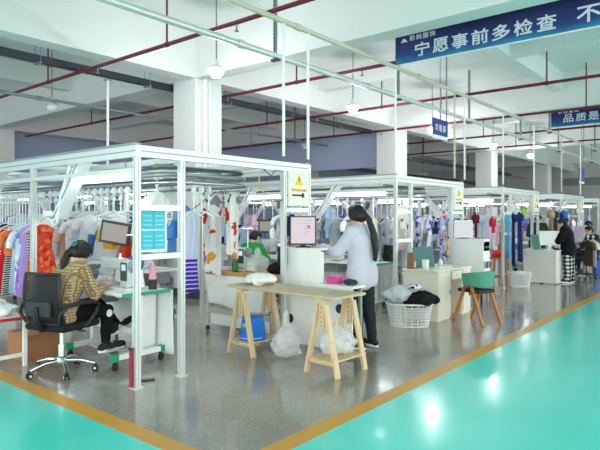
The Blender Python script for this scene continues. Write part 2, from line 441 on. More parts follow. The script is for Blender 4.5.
# ================================================================= BANNERS AND SIGNS
def banner_mat():
    m, nt, b = nodes('printed_banner', .55)
    s = sep(nt, coord(nt)); w = noise(nt, coord(nt, (1, .9, 2.2)), 1.6, 3)
    f = math_(nt, 'ADD', s[2], math_(nt, 'MULTIPLY', math_(nt, 'SUBTRACT', w, .5), .22))
    nt.links.new(ramp(nt, f, [(.0, hx('#1a86a6')), (.05, hx('#146a98')), (.12, hx('#123c80')), (.22, hx('#112468')), (.4, hx('#0f164e'))]), b.inputs['Base Color']); return m
BAN = banner_mat(); INK = mat('#d3dde6', .6)
FX = Matrix(((0, 0, -1, 0), (-1, 0, 0, 0), (0, 1, 0, 0), (0, 0, 0, 1)))      # text running to -Y, facing -X
FY = Matrix(((1, 0, 0, 0), (0, 0, -1, 0), (0, 1, 0, 0), (0, 0, 0, 1)))       # text running to +X, facing -Y
def chars(items, M0, m_, parent, bold, name='lettering'):
    """items: (char, u, v, width, height) on a plane set by M0"""
    bm = bmesh.new()
    for ch, u, v, w, h in items:
        me = text_mesh(ch, 1.0, 0.0, .0)
        xs = [q.co.x for q in me.vertices]; ys = [q.co.y for q in me.vertices]
        K = Matrix.Translation((u, v, 0)) @ Matrix.Diagonal((w / (max(xs) - min(xs)), h / (max(ys) - min(ys)), 1, 1)) @ Matrix.Translation((-min(xs), -min(ys), 0))
        me.transform(K)
        for q, (dx, dy) in enumerate(((-1, -1), (1, -1), (-1, 1), (1, 1)) if bold else ((0, 0),)):
            me.transform(Matrix.Translation((dx * bold * w, dy * bold * h, .0015 * q))); bm.from_mesh(me); me.transform(Matrix.Translation((-dx * bold * w, -dy * bold * h, -.0015 * q)))
    me = bpy.data.meshes.new(name); bm.to_mesh(me); bm.free(); me.transform(M0); me.materials.append(m_)
    o = bpy.data.objects.new(name, me); C.objects.link(o); o.parent = parent; return o
def banner(label, x, yl, yr, zb, h, big, small, wires):
    t = thing('banner', label, 'banner', (x, yl, zb))
    MB().box(-.004, .004, -(yl - yr), 0, 0, h).build('panel', BAN, t)
    MB().tube([(0, 0, h), (0, -(yl - yr), h)], .009, 8).tube([(0, 0, 0), (0, -(yl - yr), 0)], .009, 8).build('rail', WHITE, t)
    T = Matrix.Translation((-.0055, 0, 0)) @ FX
    chars(big, T, INK, t, .018)
    chars(small, T, INK, t, .02, 'small_lettering')
    for y in wires: MB().cyl((0, -y, h), (0, -y, ZC - zb - .003), .003, 6).build('wire', PIPEG, t)
    return t
w_, h_, z_ = .225, .19, .075
bg = [(c, .32 + .28 * i, z_, w_, h_) for i, c in enumerate('宁愿事前多检查')] + []
b1 = banner('large blue banner with white writing hung across the upper right', 7.25, 4.155, -1.0, 3.7, .47, bg, [(c, .235 + .105 * i, .315, .085, .075) for i, c in enumerate('彩树服饰')], (.35, 1.6, 2.9, 4.2))
chars([('不', 2.46, z_, .25, h_)], Matrix.Translation((-.0055, 0, 0)) @ FX, INK, b1, .018)
lg = MB().extrude([(.008, -.09, .315), (.008, -.135, .375), (.008, -.15, .36), (.008, -.125, .315)], (-.014, 0, 0)).extrude([(.008, -.13, .315), (.008, -.16, .365), (.008, -.2, .315)], (-.014, 0, 0))
lg.build('logo', INK, b1)
bg = [(c, .3 + .29 * i, .1, .235, .2) for i, c in enumerate('品质是')]
banner('smaller blue banner farther off at the right edge under the ceiling', 15.3, 4.2, .6, 3.79, .39, bg, [(c, .17 + .13 * i, .335, .1, .04) for i, c in enumerate('彩树服饰')], (.4, 1.8, 3.2))
def sign(label, x, y, z, w, h, word):
    t = thing('department_sign', label, 'sign', (x, y, z))
    MB().box(0, w, -.012, .012, 0, h).build('panel', mat('#1d2b86', .4), t, .003)
    MB().box(0, w, -.013, .013, -.07, -.001).build('lower_strip', WHITE, t, .003)
    n = len(word)
    if n: chars([(c, w * .12 + (w * .78) * i / n, h * .25, w * .78 / n * .72, h * .42) for i, c in enumerate(word)], Matrix.Translation((0, -.0135, 0)) @ FY, INK, t, .03)
    for u in (.5, .95): MB().cyl((w * u, 0, h), (w * u, 0, ZC - .003 - z), .008 if u < .9 else .014, 8).build('hanging_rod', GREY, t)
sign('blue hanging department sign with three white characters, right of the middle column', 9.02, 4.43, 2.93, .58, .29, '车缝部')
sign('small blue hanging sign far off near the right edge', 19.2, 4.43, 2.62, .6, .42, '')
# ================================================================= PROFILE FRAMES
YF = 4.155                                  # front plane of the row of frames
FXS = [2.83, 7.25, 11.67, 16.09, 20.51]     # left edge of each frame
FW, FH, PIT = 2.36, 2.095, 1.9
FNAME = ['the nearest frame', 'the second frame', 'the third frame', 'the fourth frame', 'the fifth frame']
def prof(s):
    a, g, dp = s / 2, s * .11, s * .16
    out = []
    for k in range(4):
        for (x, y) in ((a, -a), (a, -g), (a - dp, -g), (a - dp, g), (a, g)):
            q = [(x, y), (-y, x), (-x, -y), (y, -x)][k]; out.append(q)
    return out
PP = prof(.05)
def post(mb, x, y, z0, z1):
    mb.extrude([(x + a, y + b, z0) for a, b in PP], (0, 0, z1 - z0))
def make_frame(i, nrow):
    lab = ['aluminium profile frame nearest the camera, around the seated woman in a knitted top',
           'second aluminium profile frame, behind the cream desk with the green chair',
           'third aluminium profile frame, beside the person in plaid trousers',
           'fourth aluminium profile frame, small and far at the right', 'fifth aluminium profile frame, the farthest at the right edge'][i]
    t = thing('workstation_frame', lab, 'frame', (FXS[i], YF, 0), 0, 'aluminium workstation frames')
    L = (nrow - 1) * PIT
    for k in range(nrow):
        for x in ((0, .46, 1.92, FW) if k == 0 else (0, 1.92 if i == 2 and k > 1 else FW)):
            if i == 0 and k == 0 and x == .46: x = .48
            m = MB(); post(m, x, k * PIT, .012, FH - .1)
            m.box(x - .045, x + .045, k * PIT - .045, k * PIT + .045, 0, .012)
            m.build('post', ALU, t)
    z0, z1 = FH - .1, FH
    for x in (0, FW):
        for (xx, ya, yb) in ([(x, -.025, L + .025)] if not (i == 2 and x) else [(FW, -.025, PIT + .025), (1.92, PIT + .026, L + .025)]):
            m = MB().box(xx - .025, xx + .025, ya, yb, z0, z1); m.m(1).box(xx - .0262, xx + .0262, ya + .01, yb - .01, z0 + .045, z0 + .055)
            m.build('top_rail', [ALU, ALUD], t)
    for k in range(nrow):
        w_ = 1.92 if i == 2 and k > 1 else FW
        m = MB().box(.026, w_ - .026, k * PIT - .025, k * PIT + .025, z0, z1); m.m(1).box(.026, w_ - .026, k * PIT - .0262, k * PIT + .0262, z0 + .044, z0 + .056)
        m.build('cross_rail', [ALU, ALUD], t)
    for x in (.7, 1.66): MB().box(x - .02, x + .02, .026, L - .026, z0 + .02, z1 - .02).build('inner_rail', ALU, t)
    for (xa, xb) in ((.025, .455), (1.945, FW - .025)):
        for z in (1.53, 1.1):
            if xa > 1 and z < 1.5: continue
            MB().box(xa, xb, -.024, .024, z, z + .05).build('shelf_rail', ALU, t)
    for x in (.025, FW):
        if i == 2 and x > 1: continue
        m = MB().box(x - .06, x + .0, -.02, L, FH + .001, FH + .02); m.m(1)
        for k in range(int(L / .12)): m.box(x - .058, x - .002, k * .12, k * .12 + .05, FH + .0201, FH + .0215)
        m.build('cable_duct', [ALUD, GREY], t)
    for x in (0, FW):
        for k in range(nrow - 1):
            if i == 2 and x and k > 0: continue
            MB().box(x - .02, x + .02, k * PIT + .026, (k + 1) * PIT - .026, 1.86, 1.9).build('side_rail', ALU, t)
    return t
NROW = [7, 7, 6, 5, 2]
for i in range(5): make_frame(i, NROW[i])

# ---- garment conveyor loop inside every frame
def conveyor(i, L):
    t = thing('garment_conveyor', ['looped grey garment conveyor track under the top of ', 'looped garment conveyor track inside '][i > 0] + FNAME[i], 'conveyor', (FXS[i], YF, 0), 0, 'garment conveyor loops')
    a, b, r = .6, 1.76, .28
    def loop(z, off):
        p = []
        c = [(a + r - 0, .3 + r), (b - r, .3 + r), (b - r, L - r), (a + r, L - r)]
        angs = [(pi, 1.5 * pi), (1.5 * pi, 2 * pi), (0, .5 * pi), (.5 * pi, pi)]
        for (cx, cy), (a0, a1) in zip(c, angs):
            for k in range(7): an = a0 + (a1 - a0) * k / 6; p.append((cx + (r + off) * cos(an), cy + (r + off) * sin(an), z))
        return p
    MB().tube(loop(1.9, 0), .022, 8, True).build('track', mat('#8f979b', .3, .6), t)
    MB().tube(loop(1.82, .03), .016, 8, True).build('guide_tube', STEEL, t)
    MB().tube(loop(1.965, -.02), .014, 8, True).build('drive_chain', DGREY, t)
    for k in range(int(L / 1.9) + 1):
        MB().box(a - .02, b + .02, .55 + 1.9 * k - .02, .55 + 1.9 * k + .02, 1.975, 2.01).build('track_bridge', ALUD, t)
    MB().cbox(((a + b) / 2, .5, 1.9), (.34, .2, .16)).cyl(((a + b) / 2, .5, 1.84), ((a + b) / 2, .5, 1.97), .13).build('drive_motor', GREY, t)
for i in range(5): conveyor(i, (NROW[i] - 1) * PIT - .2)

# ---- electrical boxes on the right front corner
def elbox(i):
    t = thing('electrical_box', 'cream electrical box with yellow warning triangle on the right front corner of ' + FNAME[i], 'electrical box', (FXS[i] + 1.965, YF - .005, 1.6), 0, 'electrical boxes')
    MB().box(0, .37, -.02, .1, 0, .4).build('body', mat('#e6e8d6', .4), t, .004)
    MB().box(.012, .358, -.03, -.0205, .012, .388).build('door', mat('#e9ecdc', .35), t, .002)
    m = MB().extrude([(.115, -.031, .24), (.255, -.031, .24), (.185, -.031, .365)], (0, -.003, 0)); m.m(1)
    m.extrude([(.187, -.035, .345), (.168, -.035, .3), (.186, -.035, .3), (.178, -.035, .262), (.205, -.035, .31), (.189, -.035, .31)], (0, -.001, 0))
    m.build('warning_sign', [mat('#f2c318', .4), BLACK], t)
    MB().box(.05, .32, -.033, -.0302, .17, .2).build('warning_strip', mat('#e2a83a', .5), t)
    MB().box(.06, .26, -.033, -.0302, .115, .135).box(.24, .262, -.045, -.03, .1, .15).build('latch', BLACK, t)
for i in range(4): elbox(i)
# curled air hose on the nearest frame
t = thing('air_hose', 'teal curled air hose hanging from the top right of the nearest frame', 'hose', (4.72, 4.14, 1.99))
MB().tube([(-.3, .05, .02)] + arc((-.05, 0, -.16), .17, .8 * pi, -.35 * pi, 14, (1, 0, 0), (0, 0, 1)) + [(-.05, .02, -.34)], .009, 8).build('hose', mat('#2f8f9e', .35), t)
MB().tube([(-.34, .03, -.02), (-.36, .03, -.16), (-.28, .03, -.26), (-.2, .02, -.3), (-.22, .02, -.42)], .008, 8).build('cord', mat('#c9b98a', .5), t)
MB().cyl((-.05, .02, -.33), (-.05, .02, -.42), .018).build('nozzle', DGREY, t)

# ================================================================= SEWING STATIONS (local: x into the frame, y along it, worker at -x)
def make_table():
    t = thing('sewing_table', 'x', 'table', (0, 0, 0), 0, 'white sewing tables')
    m = MB().box(.15, .69, .45, 1.62, .722, .75); m.build('tabletop', WHITE, t, .004)
    e = MB().box(.144, .696, .444, .4499, .718, .753).box(.6901, .696, .45, .9, .718, .753); e.build('edge_band', GREEN, t)
    for y in (.62, 1.46):
        m = MB().box(.17, .72, y - .03, y + .03, .1, .15); m.build('foot_bar', WHITE, t, .004)
        for x in (.17, .72): MB().box(x - .032, x + .032, y - .034, y + .034, .09, .158).build('end_cap', GREEN, t)
        MB().box(.42, .48, y - .03, y + .03, .151, .7).box(.2, .66, y - .025, y + .025, .7, .7215).build('leg', WHITE, t, .003)
        for x in (.18, .71):
            c = MB().lathe([(.03, -.012), (.034, -.008), (.034, .008), (.03, .012)], (x, y, .035), 16, Matrix.Rotation(pi / 2, 3, 'X'))
            c.box(x - .018, x + .018, y - .018, y - .013, .03, .085).box(x - .018, x + .018, y + .013, y + .018, .03, .085).box(x - .018, x + .018, y - .018, y + .018, .08, .0895)
            c.build('caster', BLACK, t)
    MB().box(.43, .47, .66, 1.42, .3, .36).build('stretcher', WHITE, t)
    MB().box(.2, .5, .78, 1.2, .12, .135, Matrix.Translation((0, 0, .06)) @ Matrix.Rotation(.1, 4, 'Y')).build('pedal', mat('#cfd2d6', .3, .5), t, .004)
    s = MB().sheet(lambda u, v: (.735 + .012 * sin(u * 9 + v * 2) * v, .46 + 1.1 * u, .735 - .66 * v), 26, 10, .004); s.build('cloth_skirt', cloth('#eceff1'), t)
    s = MB().sheet(lambda u, v: (.42 + .29 * u, .7 - .0 + .01 * sin(u * 7) * v, .716 - .62 * v), 10, 8, .004); s.build('cloth_skirt', cloth('#eceff1'), t)
    m = MB().box(.3, .62, 1.25, 1.55, .56, .715).box(.31, .61, 1.243, 1.2499, .58, .7).build('drawer', GREY, t)
    return t
def make_machine():
    t = thing('sewing_machine', 'x', 'sewing machine', (0, 0, 0), 0, 'sewing machines')
    B = mat('#c9cfd0', .3); 
    MB().box(-.09, .09, -.28, .26, 0, .03).build('bed', mat('#dfe3e4', .3), t, .006)
    m = MB().box(-.065, .065, -.27, -.13, .03, .3).box(-.06, .06, -.13, .16, .2, .31).box(-.055, .055, .14, .24, .12, .32)
    m.build('arm', B, t, .022)
    w = MB().lathe([(.005, -.03), (.05, -.03), (.062, -.02), (.062, .0), (.05, .012), (.02, .014), (.02, .02)], (0, -.29, .24), 24, Matrix.Rotation(pi / 2, 3, 'X'))
    w.build('handwheel', GREY, t)
    MB().cyl((0, .2, .12), (0, .2, .035), .006, 8).cbox((0, .2, .034), (.02, .03, .004)).build('needle_bar', CHROME, t)
    s = MB().box(-.066, -.0655, -.26, -.15, .1, .28); s.m(1).box(-.0672, -.0661, -.24, -.17, .2, .26); s.m(0)
    s.build('control_panel', [DGREY, emit('#d8f0ff', .8)], t)
    MB().cyl((0, -.05, .31), (0, -.05, .36), .01).lathe([(.03, .31), (.03, .32)], (0, -.05, 0)).build('tension_post', CHROME, t)
    m = MB().cyl((.07, -.2, .03), (.07, -.2, .55), .006, 8).box(-.03, .17, -.206, -.194, .545, .552)
    m.build('thread_stand', CHROME, t)
    c = MB(); c.lathe([(.035, .0), (.034, .02), (.014, .16), (.01, .17)], (.1, -.26, .032), 16); c.build('thread_cone', mat('#e9ecef', .7), t)
    return t
def make_monitor(bez=BLACK, scr=None):
    t = thing('monitor', 'x', 'monitor', (0, 0, 0), 0, 'station monitors')     # screen facing -x
    MB().box(0, .03, -.17, .17, -.11, .13).build('bezel', bez, t, .006)
    MB().box(-.003, -.0005, -.143, .143, -.083, .103).build('screen', scr or emit('#b9b3a6', .5), t)
    MB().tube([(.03, 0, 0), (.1, 0, 0), (.12, 0, -.06), (.12, 0, -.536)], .014, 8).cbox((.12, 0, -.533), (.14, .16, .012)).build('stand', GREY, t)
    return t
def make_led():
    t = thing('tube_light', 'x', 'lamp', (0, 0, 0), 0, 'bright station tube lights')
    MB().cyl((0, -.5, 0), (0, .5, 0), .021, 10).build('tube', GLOW, t)
    MB().box(-.025, .025, -.52, .52, .0215, .04).box(-.02, .02, -.52, -.501, -.02, .02).box(-.02, .02, .501, .52, -.02, .02).build('housing', WHITE, t)
    for y in (-.4, .4): MB().cyl((0, y, .048), (0, y, .17), .008, 6).build('rod', ALUD, t)
    return t
def make_lift():
    t = thing('hanger_lift', 'x', 'hanger lift', (0, 0, 0), 0, 'tilted white hanger lifts')
    M0 = MB(); a, b = V((0, -.08, .59)), V((0, .44, 0)); M0.bar(a, b, .07, .13, (1, 0, 0)); M0.m(1).bar(a + V((-.067, 0, 0)), b + V((-.067, 0, 0)), .02, .004, (1, 0, 0))
    M0.build('arm', [WHITEP, ALUD], t, .003)
    MB().tube([(-.06, .4, -.02)] + arc((-.1, .36, -.02), .07, .0, -pi, 8, (0, 1, 0), (0, 0, 1))[1:] + [(-.12, .2, .2), (-.12, .08, .4), (-.12, .02, .5)], .012, 8).build('curved_rail', WHITE, t)
    MB().tube([(-.02, .46, .05), (-.02, .75, .0), (-.02, .82, -.03)], .014, 8).cbox((-.02, .62, .035), (.05, .2, .05)).build('infeed_rail', WHITE, t)
    MB().cyl((0, -.08, .57), (0, -.08, .607), .015, 8).build('mount', ALUD, t)
    return t
PT, PM, PMON, PLED, PLIFT = make_table(), make_machine(), make_monitor(), make_led(), make_lift()
used = {}
def place(proto, name, loc, rz, label):
    if name not in used:
        used[name] = 1; proto.location = loc; proto.rotation_euler = (0, 0, rz); proto['label'] = label; return proto
    return dup(proto, loc, rz, label)
def station(i, k, side, parts='tmsla'):
    """station k of frame i; side 'L' works from -x, 'R' from +x"""
    sd = 'left' if side == 'L' else 'right'
    where = '%s station back on the %s of %s' % (ORD[k], sd, FNAME[i])
    def W(x, y, z):
        if side == 'L': return (FXS[i] + x, YF + k * PIT + y, z)
        return (FXS[i] + FW - x, YF + k * PIT + PIT - y, z)
    rz = 0 if side == 'L' else pi
    if 't' in parts: place(PT, 't', W(0, 0, 0), rz, 'white sewing table, ' + where)
    if 'm' in parts: place(PM, 'm', W(.36, .86, .75), rz, 'grey sewing machine, ' + where)
    if 's' in parts: place(PMON, 's', W(.5, 1.14, 1.296), rz + .5, 'small monitor, ' + where)
    if 'l' in parts: place(PLED, 'l', W(.12, .75, 1.83), rz, 'bright tube light, ' + where)
    if 'a' in parts: place(PLIFT, 'a', W(.12, 1.12, 1.48), rz, 'tilted white hanger lift, ' + where)
station(0, 0, 'L')
# the seated woman's monitor and machine keep their own descriptions
PM['label'] = 'grey sewing machine in front of the seated woman in a knitted top'
PMON.rotation_euler = (.16, 0, .5)
PMON['label'] = 'small black-framed monitor tilted above the seated woman in a knitted top'
PT['label'] = 'white sewing table with green edging where the woman in a knitted top works'
PLED['label'] = 'bright white tube light over the seated woman in a knitted top'
PLIFT['label'] = 'large tilted white hanger lift above the seated woman in a knitted top'
for k in (2, 3, 4): station(0, k, 'L', 'la')
station(0, 1, 'L', 'a')
for k in (1, 2, 3): station(0, k, 'R')
for k in (0, 1, 2, 3, 4): station(1, k, 'L')
for k in (1, 2, 3): station(1, k, 'R')
for k in (0, 1, 2, 3): station(2, k, 'L')
for k in (1,): station(2, k, 'R', 'la')
for k in (0, 1, 2): station(3, k, 'L')
for k in (0,): station(4, k, 'L')
station(1, 0, 'R', 'la'); station(2, 0, 'R', 'la'); station(3, 0, 'R', 'la')
# ================================================================= FURNITURE AND THINGS ON THE FLOOR
rnd = random.Random(7)
BIRCH = wood('#d3b78c', '#e2cba3', 1, 2); BIRCHX = wood('#bfa98a', '#cfba9b', .8, 1); OAK = wood('#a5642c', '#b97a3c', 1, 2)
# trestle table
t = thing('trestle_table', 'long birch trestle table in the middle front, standing before the inspection desk', 'table', (4.12, 3.0, 0), -.05)
MB().box(0, .5, 0, 1.5, .715, .74).build('tabletop', BIRCHX, t, .003)
for yc in (.165, 1.29):
    for x in (.03, .45):
        for s in (-1, 1):
            MB().bar((x, yc + s * .19, 0), (x, yc + s * .045, .66), .032, .055, (1, 0, 0)).build('leg', BIRCH, t, .003)
        m = MB().box(x - .012, x + .012, yc - .03, yc + .03, .42, .685)
        m.build('height_board', BIRCH, t, .002)
        m = MB()
        for k in range(5): m.box(x - .0135, x + .0135, yc - .008, yc + .008, .45 + .045 * k, .458 + .045 * k)
        m.build('peg_hole', DGREY, t)
        MB().bar((x, yc - .16, .12), (x, yc + .16, .12), .02, .035).build('brace', BIRCH, t)
    MB().box(-.02, .5, yc - .03, yc + .03, .685, .714).build('top_bar', BIRCH, t, .002)
    MB().box(-.02, .5, yc - .165, yc - .01, .138, .152).box(-.02, .5, yc + .01, yc + .165, .138, .152).build('shelf', BIRCH, t)
TT = t
def tl(x, y, z): return Matrix.Rotation(-.05, 3, 'Z') @ V((x, y, z)) + V((4.12, 3.0, 0))
def heap(name, label, cat, loc, size, m_, seed, n=16, vox=.018, folds=(.05, .12), group=None, tip=None):
    """soft heap: many overlapping lumps welded into one crumpled skin, flat underneath"""
    r = random.Random(seed); b = MB()
    b.ell((0, 0, size[2] * .42), (size[0] * .42, size[1] * .42, size[2] * .42))
    for k in range(n):
        a = r.uniform(0, 2 * pi); q = r.uniform(.2, .75); zz = r.uniform(.2, .75) * (1 - .6 * q)
        b.ell((size[0] / 2 * q * cos(a), size[1] / 2 * q * sin(a), size[2] * zz), tuple(size[j] * r.uniform(.12, .24) for j in range(3)), Matrix.Rotation(r.uniform(0, 3), 3, 'Z'))
    if tip: b.cap((0, 0, size[2] * .7), size[0] * .2, (tip[0], tip[1], tip[2]), .02)
    o = b.solid(name, m_, vox, None, 3, None, folds)
    zmin = min(v.co.z for v in o.data.vertices)
    for v in o.data.vertices:
        v.co.z = max(v.co.z, 0.0)
    o.location = loc; o.data.update(); return tag(o, label, cat, group)
p = tl(.24, .165, .153)
heap('plastic_bag', 'full clear plastic bag on the shelf of the right trestle', 'bag', p, (.46, .32, .31), FILM, 3, 16, .016, (.05, .07), None, (.0, .0, .3))
p = tl(.2, 1.29, .153)
t = thing('bucket', 'bright blue bucket turned upside down on the shelf of the left trestle', 'bucket', p)
MB().lathe([(.13, .0), (.152, .0), (.154, .02), (.144, .026), (.118, .235), (.108, .25), (.0005, .252)], (0, 0, 0), 28).build('shell', mat('#1d74d8', .3), t)
MB().tube(arc((0, 0, .03), .15, .1, pi - .1, 12, (0, 1, 0), (-1, 0, -.05)), .004, 6).build('handle', WHITE, t)
MB().extrude([(-.13, -.02, .14), (-.13, .03, .14), (-.126, .03, .18), (-.126, -.02, .18)], (-.003, 0, 0)).build('sticker', mat('#a9cf3a', .5), t)
heap('plastic_bag', 'crumpled clear plastic bag on the floor beside the blue bucket', 'bag', (4.42, 3.83, 0), (.32, .36, .42), FILM, 9, 16, .016, (.06, .08), None, (0, 0, .5))
heap('cloth_heap', 'white crumpled cloth on the far end of the birch trestle table', 'cloth', tl(.29, 1.26, .741), (.36, .5, .14), cloth('#f3f4f3'), 5, 14, .014, (.03, .06))

# inspection desk with hutch
def hutch_desk(name, label, x, y, z_low, z_mid, z_top, w, wl, dep, holes, hd=.07):
    t = thing(name, label, 'desk', (x, y, 0))
    MB().box(0, .018, 0, w, z_low, z_mid).build('lower_panel', WHITE, t, .002)
    MB().box(0, .018, w - wl, w, z_mid + .026, z_top).box(.0182, hd, w - wl, w - wl + .018, z_mid + .026, z_top - .02).box(.0182, hd, w - .018, w, z_mid + .026, z_top - .02).build('hutch_panel', WHITE, t, .002)
    MB().box(-.004, max(hd, .14), w - wl - .004, w + .004, z_top, z_top + .02).build('hutch_shelf', WHITE, t, .002)
    MB().box(0, dep, -.01, w + .01, z_mid, z_mid + .025).build('worktop', WHITE, t, .003)
    for yy in (.02, w - .05):
        MB().box(dep - .05, dep - .02, yy, yy + .03, 0, z_mid).build('leg', ALUD, t)
        MB().box(.0, .03, yy, yy + .03, 0, z_low).build('foot', BLACK, t)
    for yy, zz, r in holes: MB().lathe([(.0005, -.0), (r, 0), (r * 1.12, -.0), (r * 1.12, .006), (.0005, .006)], (-.0055, yy, zz), 20, Matrix.Rotation(pi / 2, 3, 'Y')).build('cable_hole', BLACK, t)
    return t
hutch_desk('inspection_desk', 'white inspection desk behind the birch trestle table, with black cable holes', 4.86, 3.3, .05, .72, 1.11, .96, .54, .24, [(.86, .32, .05), (.16, .5, .045)])
m2 = thing('monitor', 'square monitor with pale pink screen on the white inspection desk hutch', 'monitor', (4.93, 4.02, 1.132), .69)
MB().box(0, .035, -.15, .15, .025, .355).build('bezel', mat('#3a3b4c', .4), m2, .005)
sc_m = MB().box(-.003, -.0005, -.135, .135, .045, .34); sc_m.m(1)
for k in range(6): sc_m.box(-.0042, -.0031, -.1 + .025 * (k % 3), -.02 + .02 * (k % 2), .3 - .03 * k, .304 - .03 * k)
sc_m.m(2).box(-.0042, -.0031, -.08, -.05, .22, .25)
sc_m.build('screen', [emit('#e6d4dc', .78), mat('#8a8494', .5), mat('#c64a6a', .5)], m2)
MB().box(.01, .03, -.03, .03, 0.0, .03).box(-.05, .05, -.08, .08, 0, .012).build('stand', BLACK, m2, .003)
t = thing('storage_box', 'small magenta box on the white inspection desk', 'box', (4.99, 3.62, .746))
MB().box(-.06, .06, -.07, .07, 0, .07).build('body', mat('#d2468f', .4), t, .006); MB().box(-.064, .064, -.074, .074, .0705, .085).build('lid', mat('#d95a9e', .4), t, .004)
t = thing('work_gloves', 'black work gloves hung over the left end of the white inspection desk hutch', 'gloves', (4.85, 4.25, 1.12))
b = MB()
for dy in (-.03, .025):
    b.cap((-.02, dy, -.02), .028, (-.025, dy, -.11), .034)
    for k in range(4): b.cap((-.025, dy - .024 + .016 * k, -.13), .009, (-.03, dy - .028 + .018 * k, -.19), .008)
b.solid('glove_fabric', BLACKM, .008, t, 2)

# packing table with a hanging white sheet inside the nearest frame
t = thing('packing_table', 'wheeled packing table with orange wood edge and white sheet front', 'table', (4.86, 4.4, 0))
MB().box(0, .58, 0, 1.24, .745, .78).build('tabletop', wood('#c89a5a', '#d9b072', 1, 1), t, .003)
MB().box(-.012, -.0005, -.004, 1.244, .735, .782).build('edge_band', wood('#c98a3c', '#d89b4c', 1, 1), t)
MB().sheet(lambda u, v: (-.016 - .012 * sin(u * 11 + 2 * v) * v, .02 + 1.18 * u - .12 * v * (u - .35), .738 - (.4 + .03 * sin(u * 5)) * v), 30, 12, .004).build('hanging_sheet', cloth('#eef0ef'), t)
MB().box(.0, .03, .0, 1.2, .24, .3).box(.5, .53, 0, 1.2, .24, .3).build('rail', mat('#b9b5a4', .4), t, .003)
MB().box(.01, .02, .08, 1.12, .1, .239).build('lower_panel', WHITE, t)
for x in (.015, .515):
    for y in (.03, 1.18):
        MB().box(x - .02, x + .02, y - .02, y + .02, .08, .744).build('leg', mat('#c6c3b4', .4), t)
        MB().lathe([(.03, -.012), (.036, 0), (.03, .012)], (x, y, .036), 14, Matrix.Rotation(pi / 2, 3, 'X')).build('caster', BLACK, t)
o = dup(PM, (5.12, 5.36, .781), 0, 'pale sewing machine standing on the packing table below the poppy-print cloths')
heap('plastic_bag', 'large clear bag of white fabric on the packing table', 'bag', (5.13, 4.92, .781), (.34, .36, .25), FILM, 21, 16, .016, (.05, .08), None, (0, 0, .3))
heap('cloth_heap', 'black clothes heaped at the near end of the packing table', 'clothes', (5.16, 4.6, .781), (.3, .3, .16), cloth('#16171b', .3), 23, 14, .015, (.04, .06))
t = thing('bottle', 'dark green bottle on the packing table beside the clear bag', 'bottle', (4.97, 5.17, .781))
MB().lathe([(.0005, 0), (.035, 0), (.038, .01), (.038, .1), (.03, .13), (.014, .15), (.014, .17)], (0, 0, 0), 16).build('body', mat('#1e7a3c', .3), t); MB().lathe([(.016, .1705), (.016, .19), (.0005, .192)]).build('cap', WHITE, t)

# office chair
def chair_star(t, r, zc, arm_m, wheel=.026):
    for k in range(5):
        a = 2 * pi * k / 5 + .3
        MB().tube([(.03 * cos(a), .03 * sin(a), zc), (r * .55 * cos(a), r * .55 * sin(a), zc - .005), (r * cos(a), r * sin(a), .075)], [.024, .02, .014], 8).build('base_leg', arm_m, t)
        c = MB()
        tx, ty = -sin(a), cos(a)
        Mr = Matrix((V((tx, ty, 0)).cross(V((0, 0, 1))), V((0, 0, 1)), V((tx, ty, 0)))).transposed()
        for s in (-1, 1): c.lathe([(.006, -.007), (wheel, -.007), (wheel + .003, 0), (wheel, .007), (.006, .007)], (r * cos(a) + tx * s * .016, r * sin(a) + ty * s * .016, wheel + .003), 16, Mr)
        c.cyl((r * cos(a), r * sin(a), .03), (r * cos(a), r * sin(a), .078), .01)
        c.m(1)
        for s in (-1, 1): c.lathe([(.0005, -.002), (.012, -.002), (.012, .002), (.0005, .002)], (r * cos(a) + tx * s * .026, r * sin(a) + ty * s * .026, wheel + .003), 12, Mr)
        c.build('caster', [BLACK, WHITE], t)
def mesh_fabric():
    m, nt, b = nodes('office_mesh', .7); b.inputs['Base Color'].default_value = (.012, .013, .016, 1)
    v = sep(nt, coord(nt)); h = math_(nt, 'FRACT', math_(nt, 'DIVIDE', v[1], .0075)); g = math_(nt, 'FRACT', math_(nt, 'DIVIDE', v[2], .0075))
    al = math_(nt, 'MAXIMUM', math_(nt, 'LESS_THAN', h, .52), math_(nt, 'LESS_THAN', g, .52)); nt.links.new(al, b.inputs['Alpha']); return m
t = thing('office_chair', 'black mesh office chair on a chrome base, under the seated woman in a knitted top', 'chair', (2.66, 5.12, 0), .3)
b = MB(); b.cbox((.02, 0, .46), (.48, .48, .07)); b.build('seat', mat('#101114', .85), t, .03)
def bk(u, v):
    y = (u - .5) * (.44 - .06 * abs(v - .4)); z = .5 + .46 * v
    return (-.225 - .05 * v - .035 * sin(v * pi) + .1 * (2 * u - 1) ** 2 * .5, y, z)
MB().sheet(bk, 16, 14, .004).build('backrest_mesh', mesh_fabric(), t)
rim = [bk(k / 12, 0) for k in range(13)] + [bk(1, k / 12) for k in range(1, 13)] + [bk(1 - k / 12, 1) for k in range(1, 13)] + [bk(0, 1 - k / 12) for k in range(1, 12)]
MB().tube(rim, .014, 8, True).build('backrest_frame', BLACK, t)
MB().tube([(-.1, 0, .44), (-.24, 0, .45), (-.29, 0, .52), (-.3, 0, .66)], [.03, .03, .028, .02], 10).build('back_support', BLACK, t)
MB().cbox((-.275, 0, .64), (.03, .3, .14)).build('lumbar_pad', mat('#26262e', .6), t, .012)
for s in (-1, 1):
    MB().tube([(-.22, s * .2, .5), (-.26, s * .245, .6), (-.2, s * .265, .67), (-.05, s * .275, .685), (.12, s * .275, .675), (.19, s * .27, .64), (.16, s * .26, .56), (.06, s * .245, .46), (.02, s * .2, .43)], [.014, .018, .021, .024, .024, .022, .02, .018, .016], 10).build('armrest', BLACK, t)
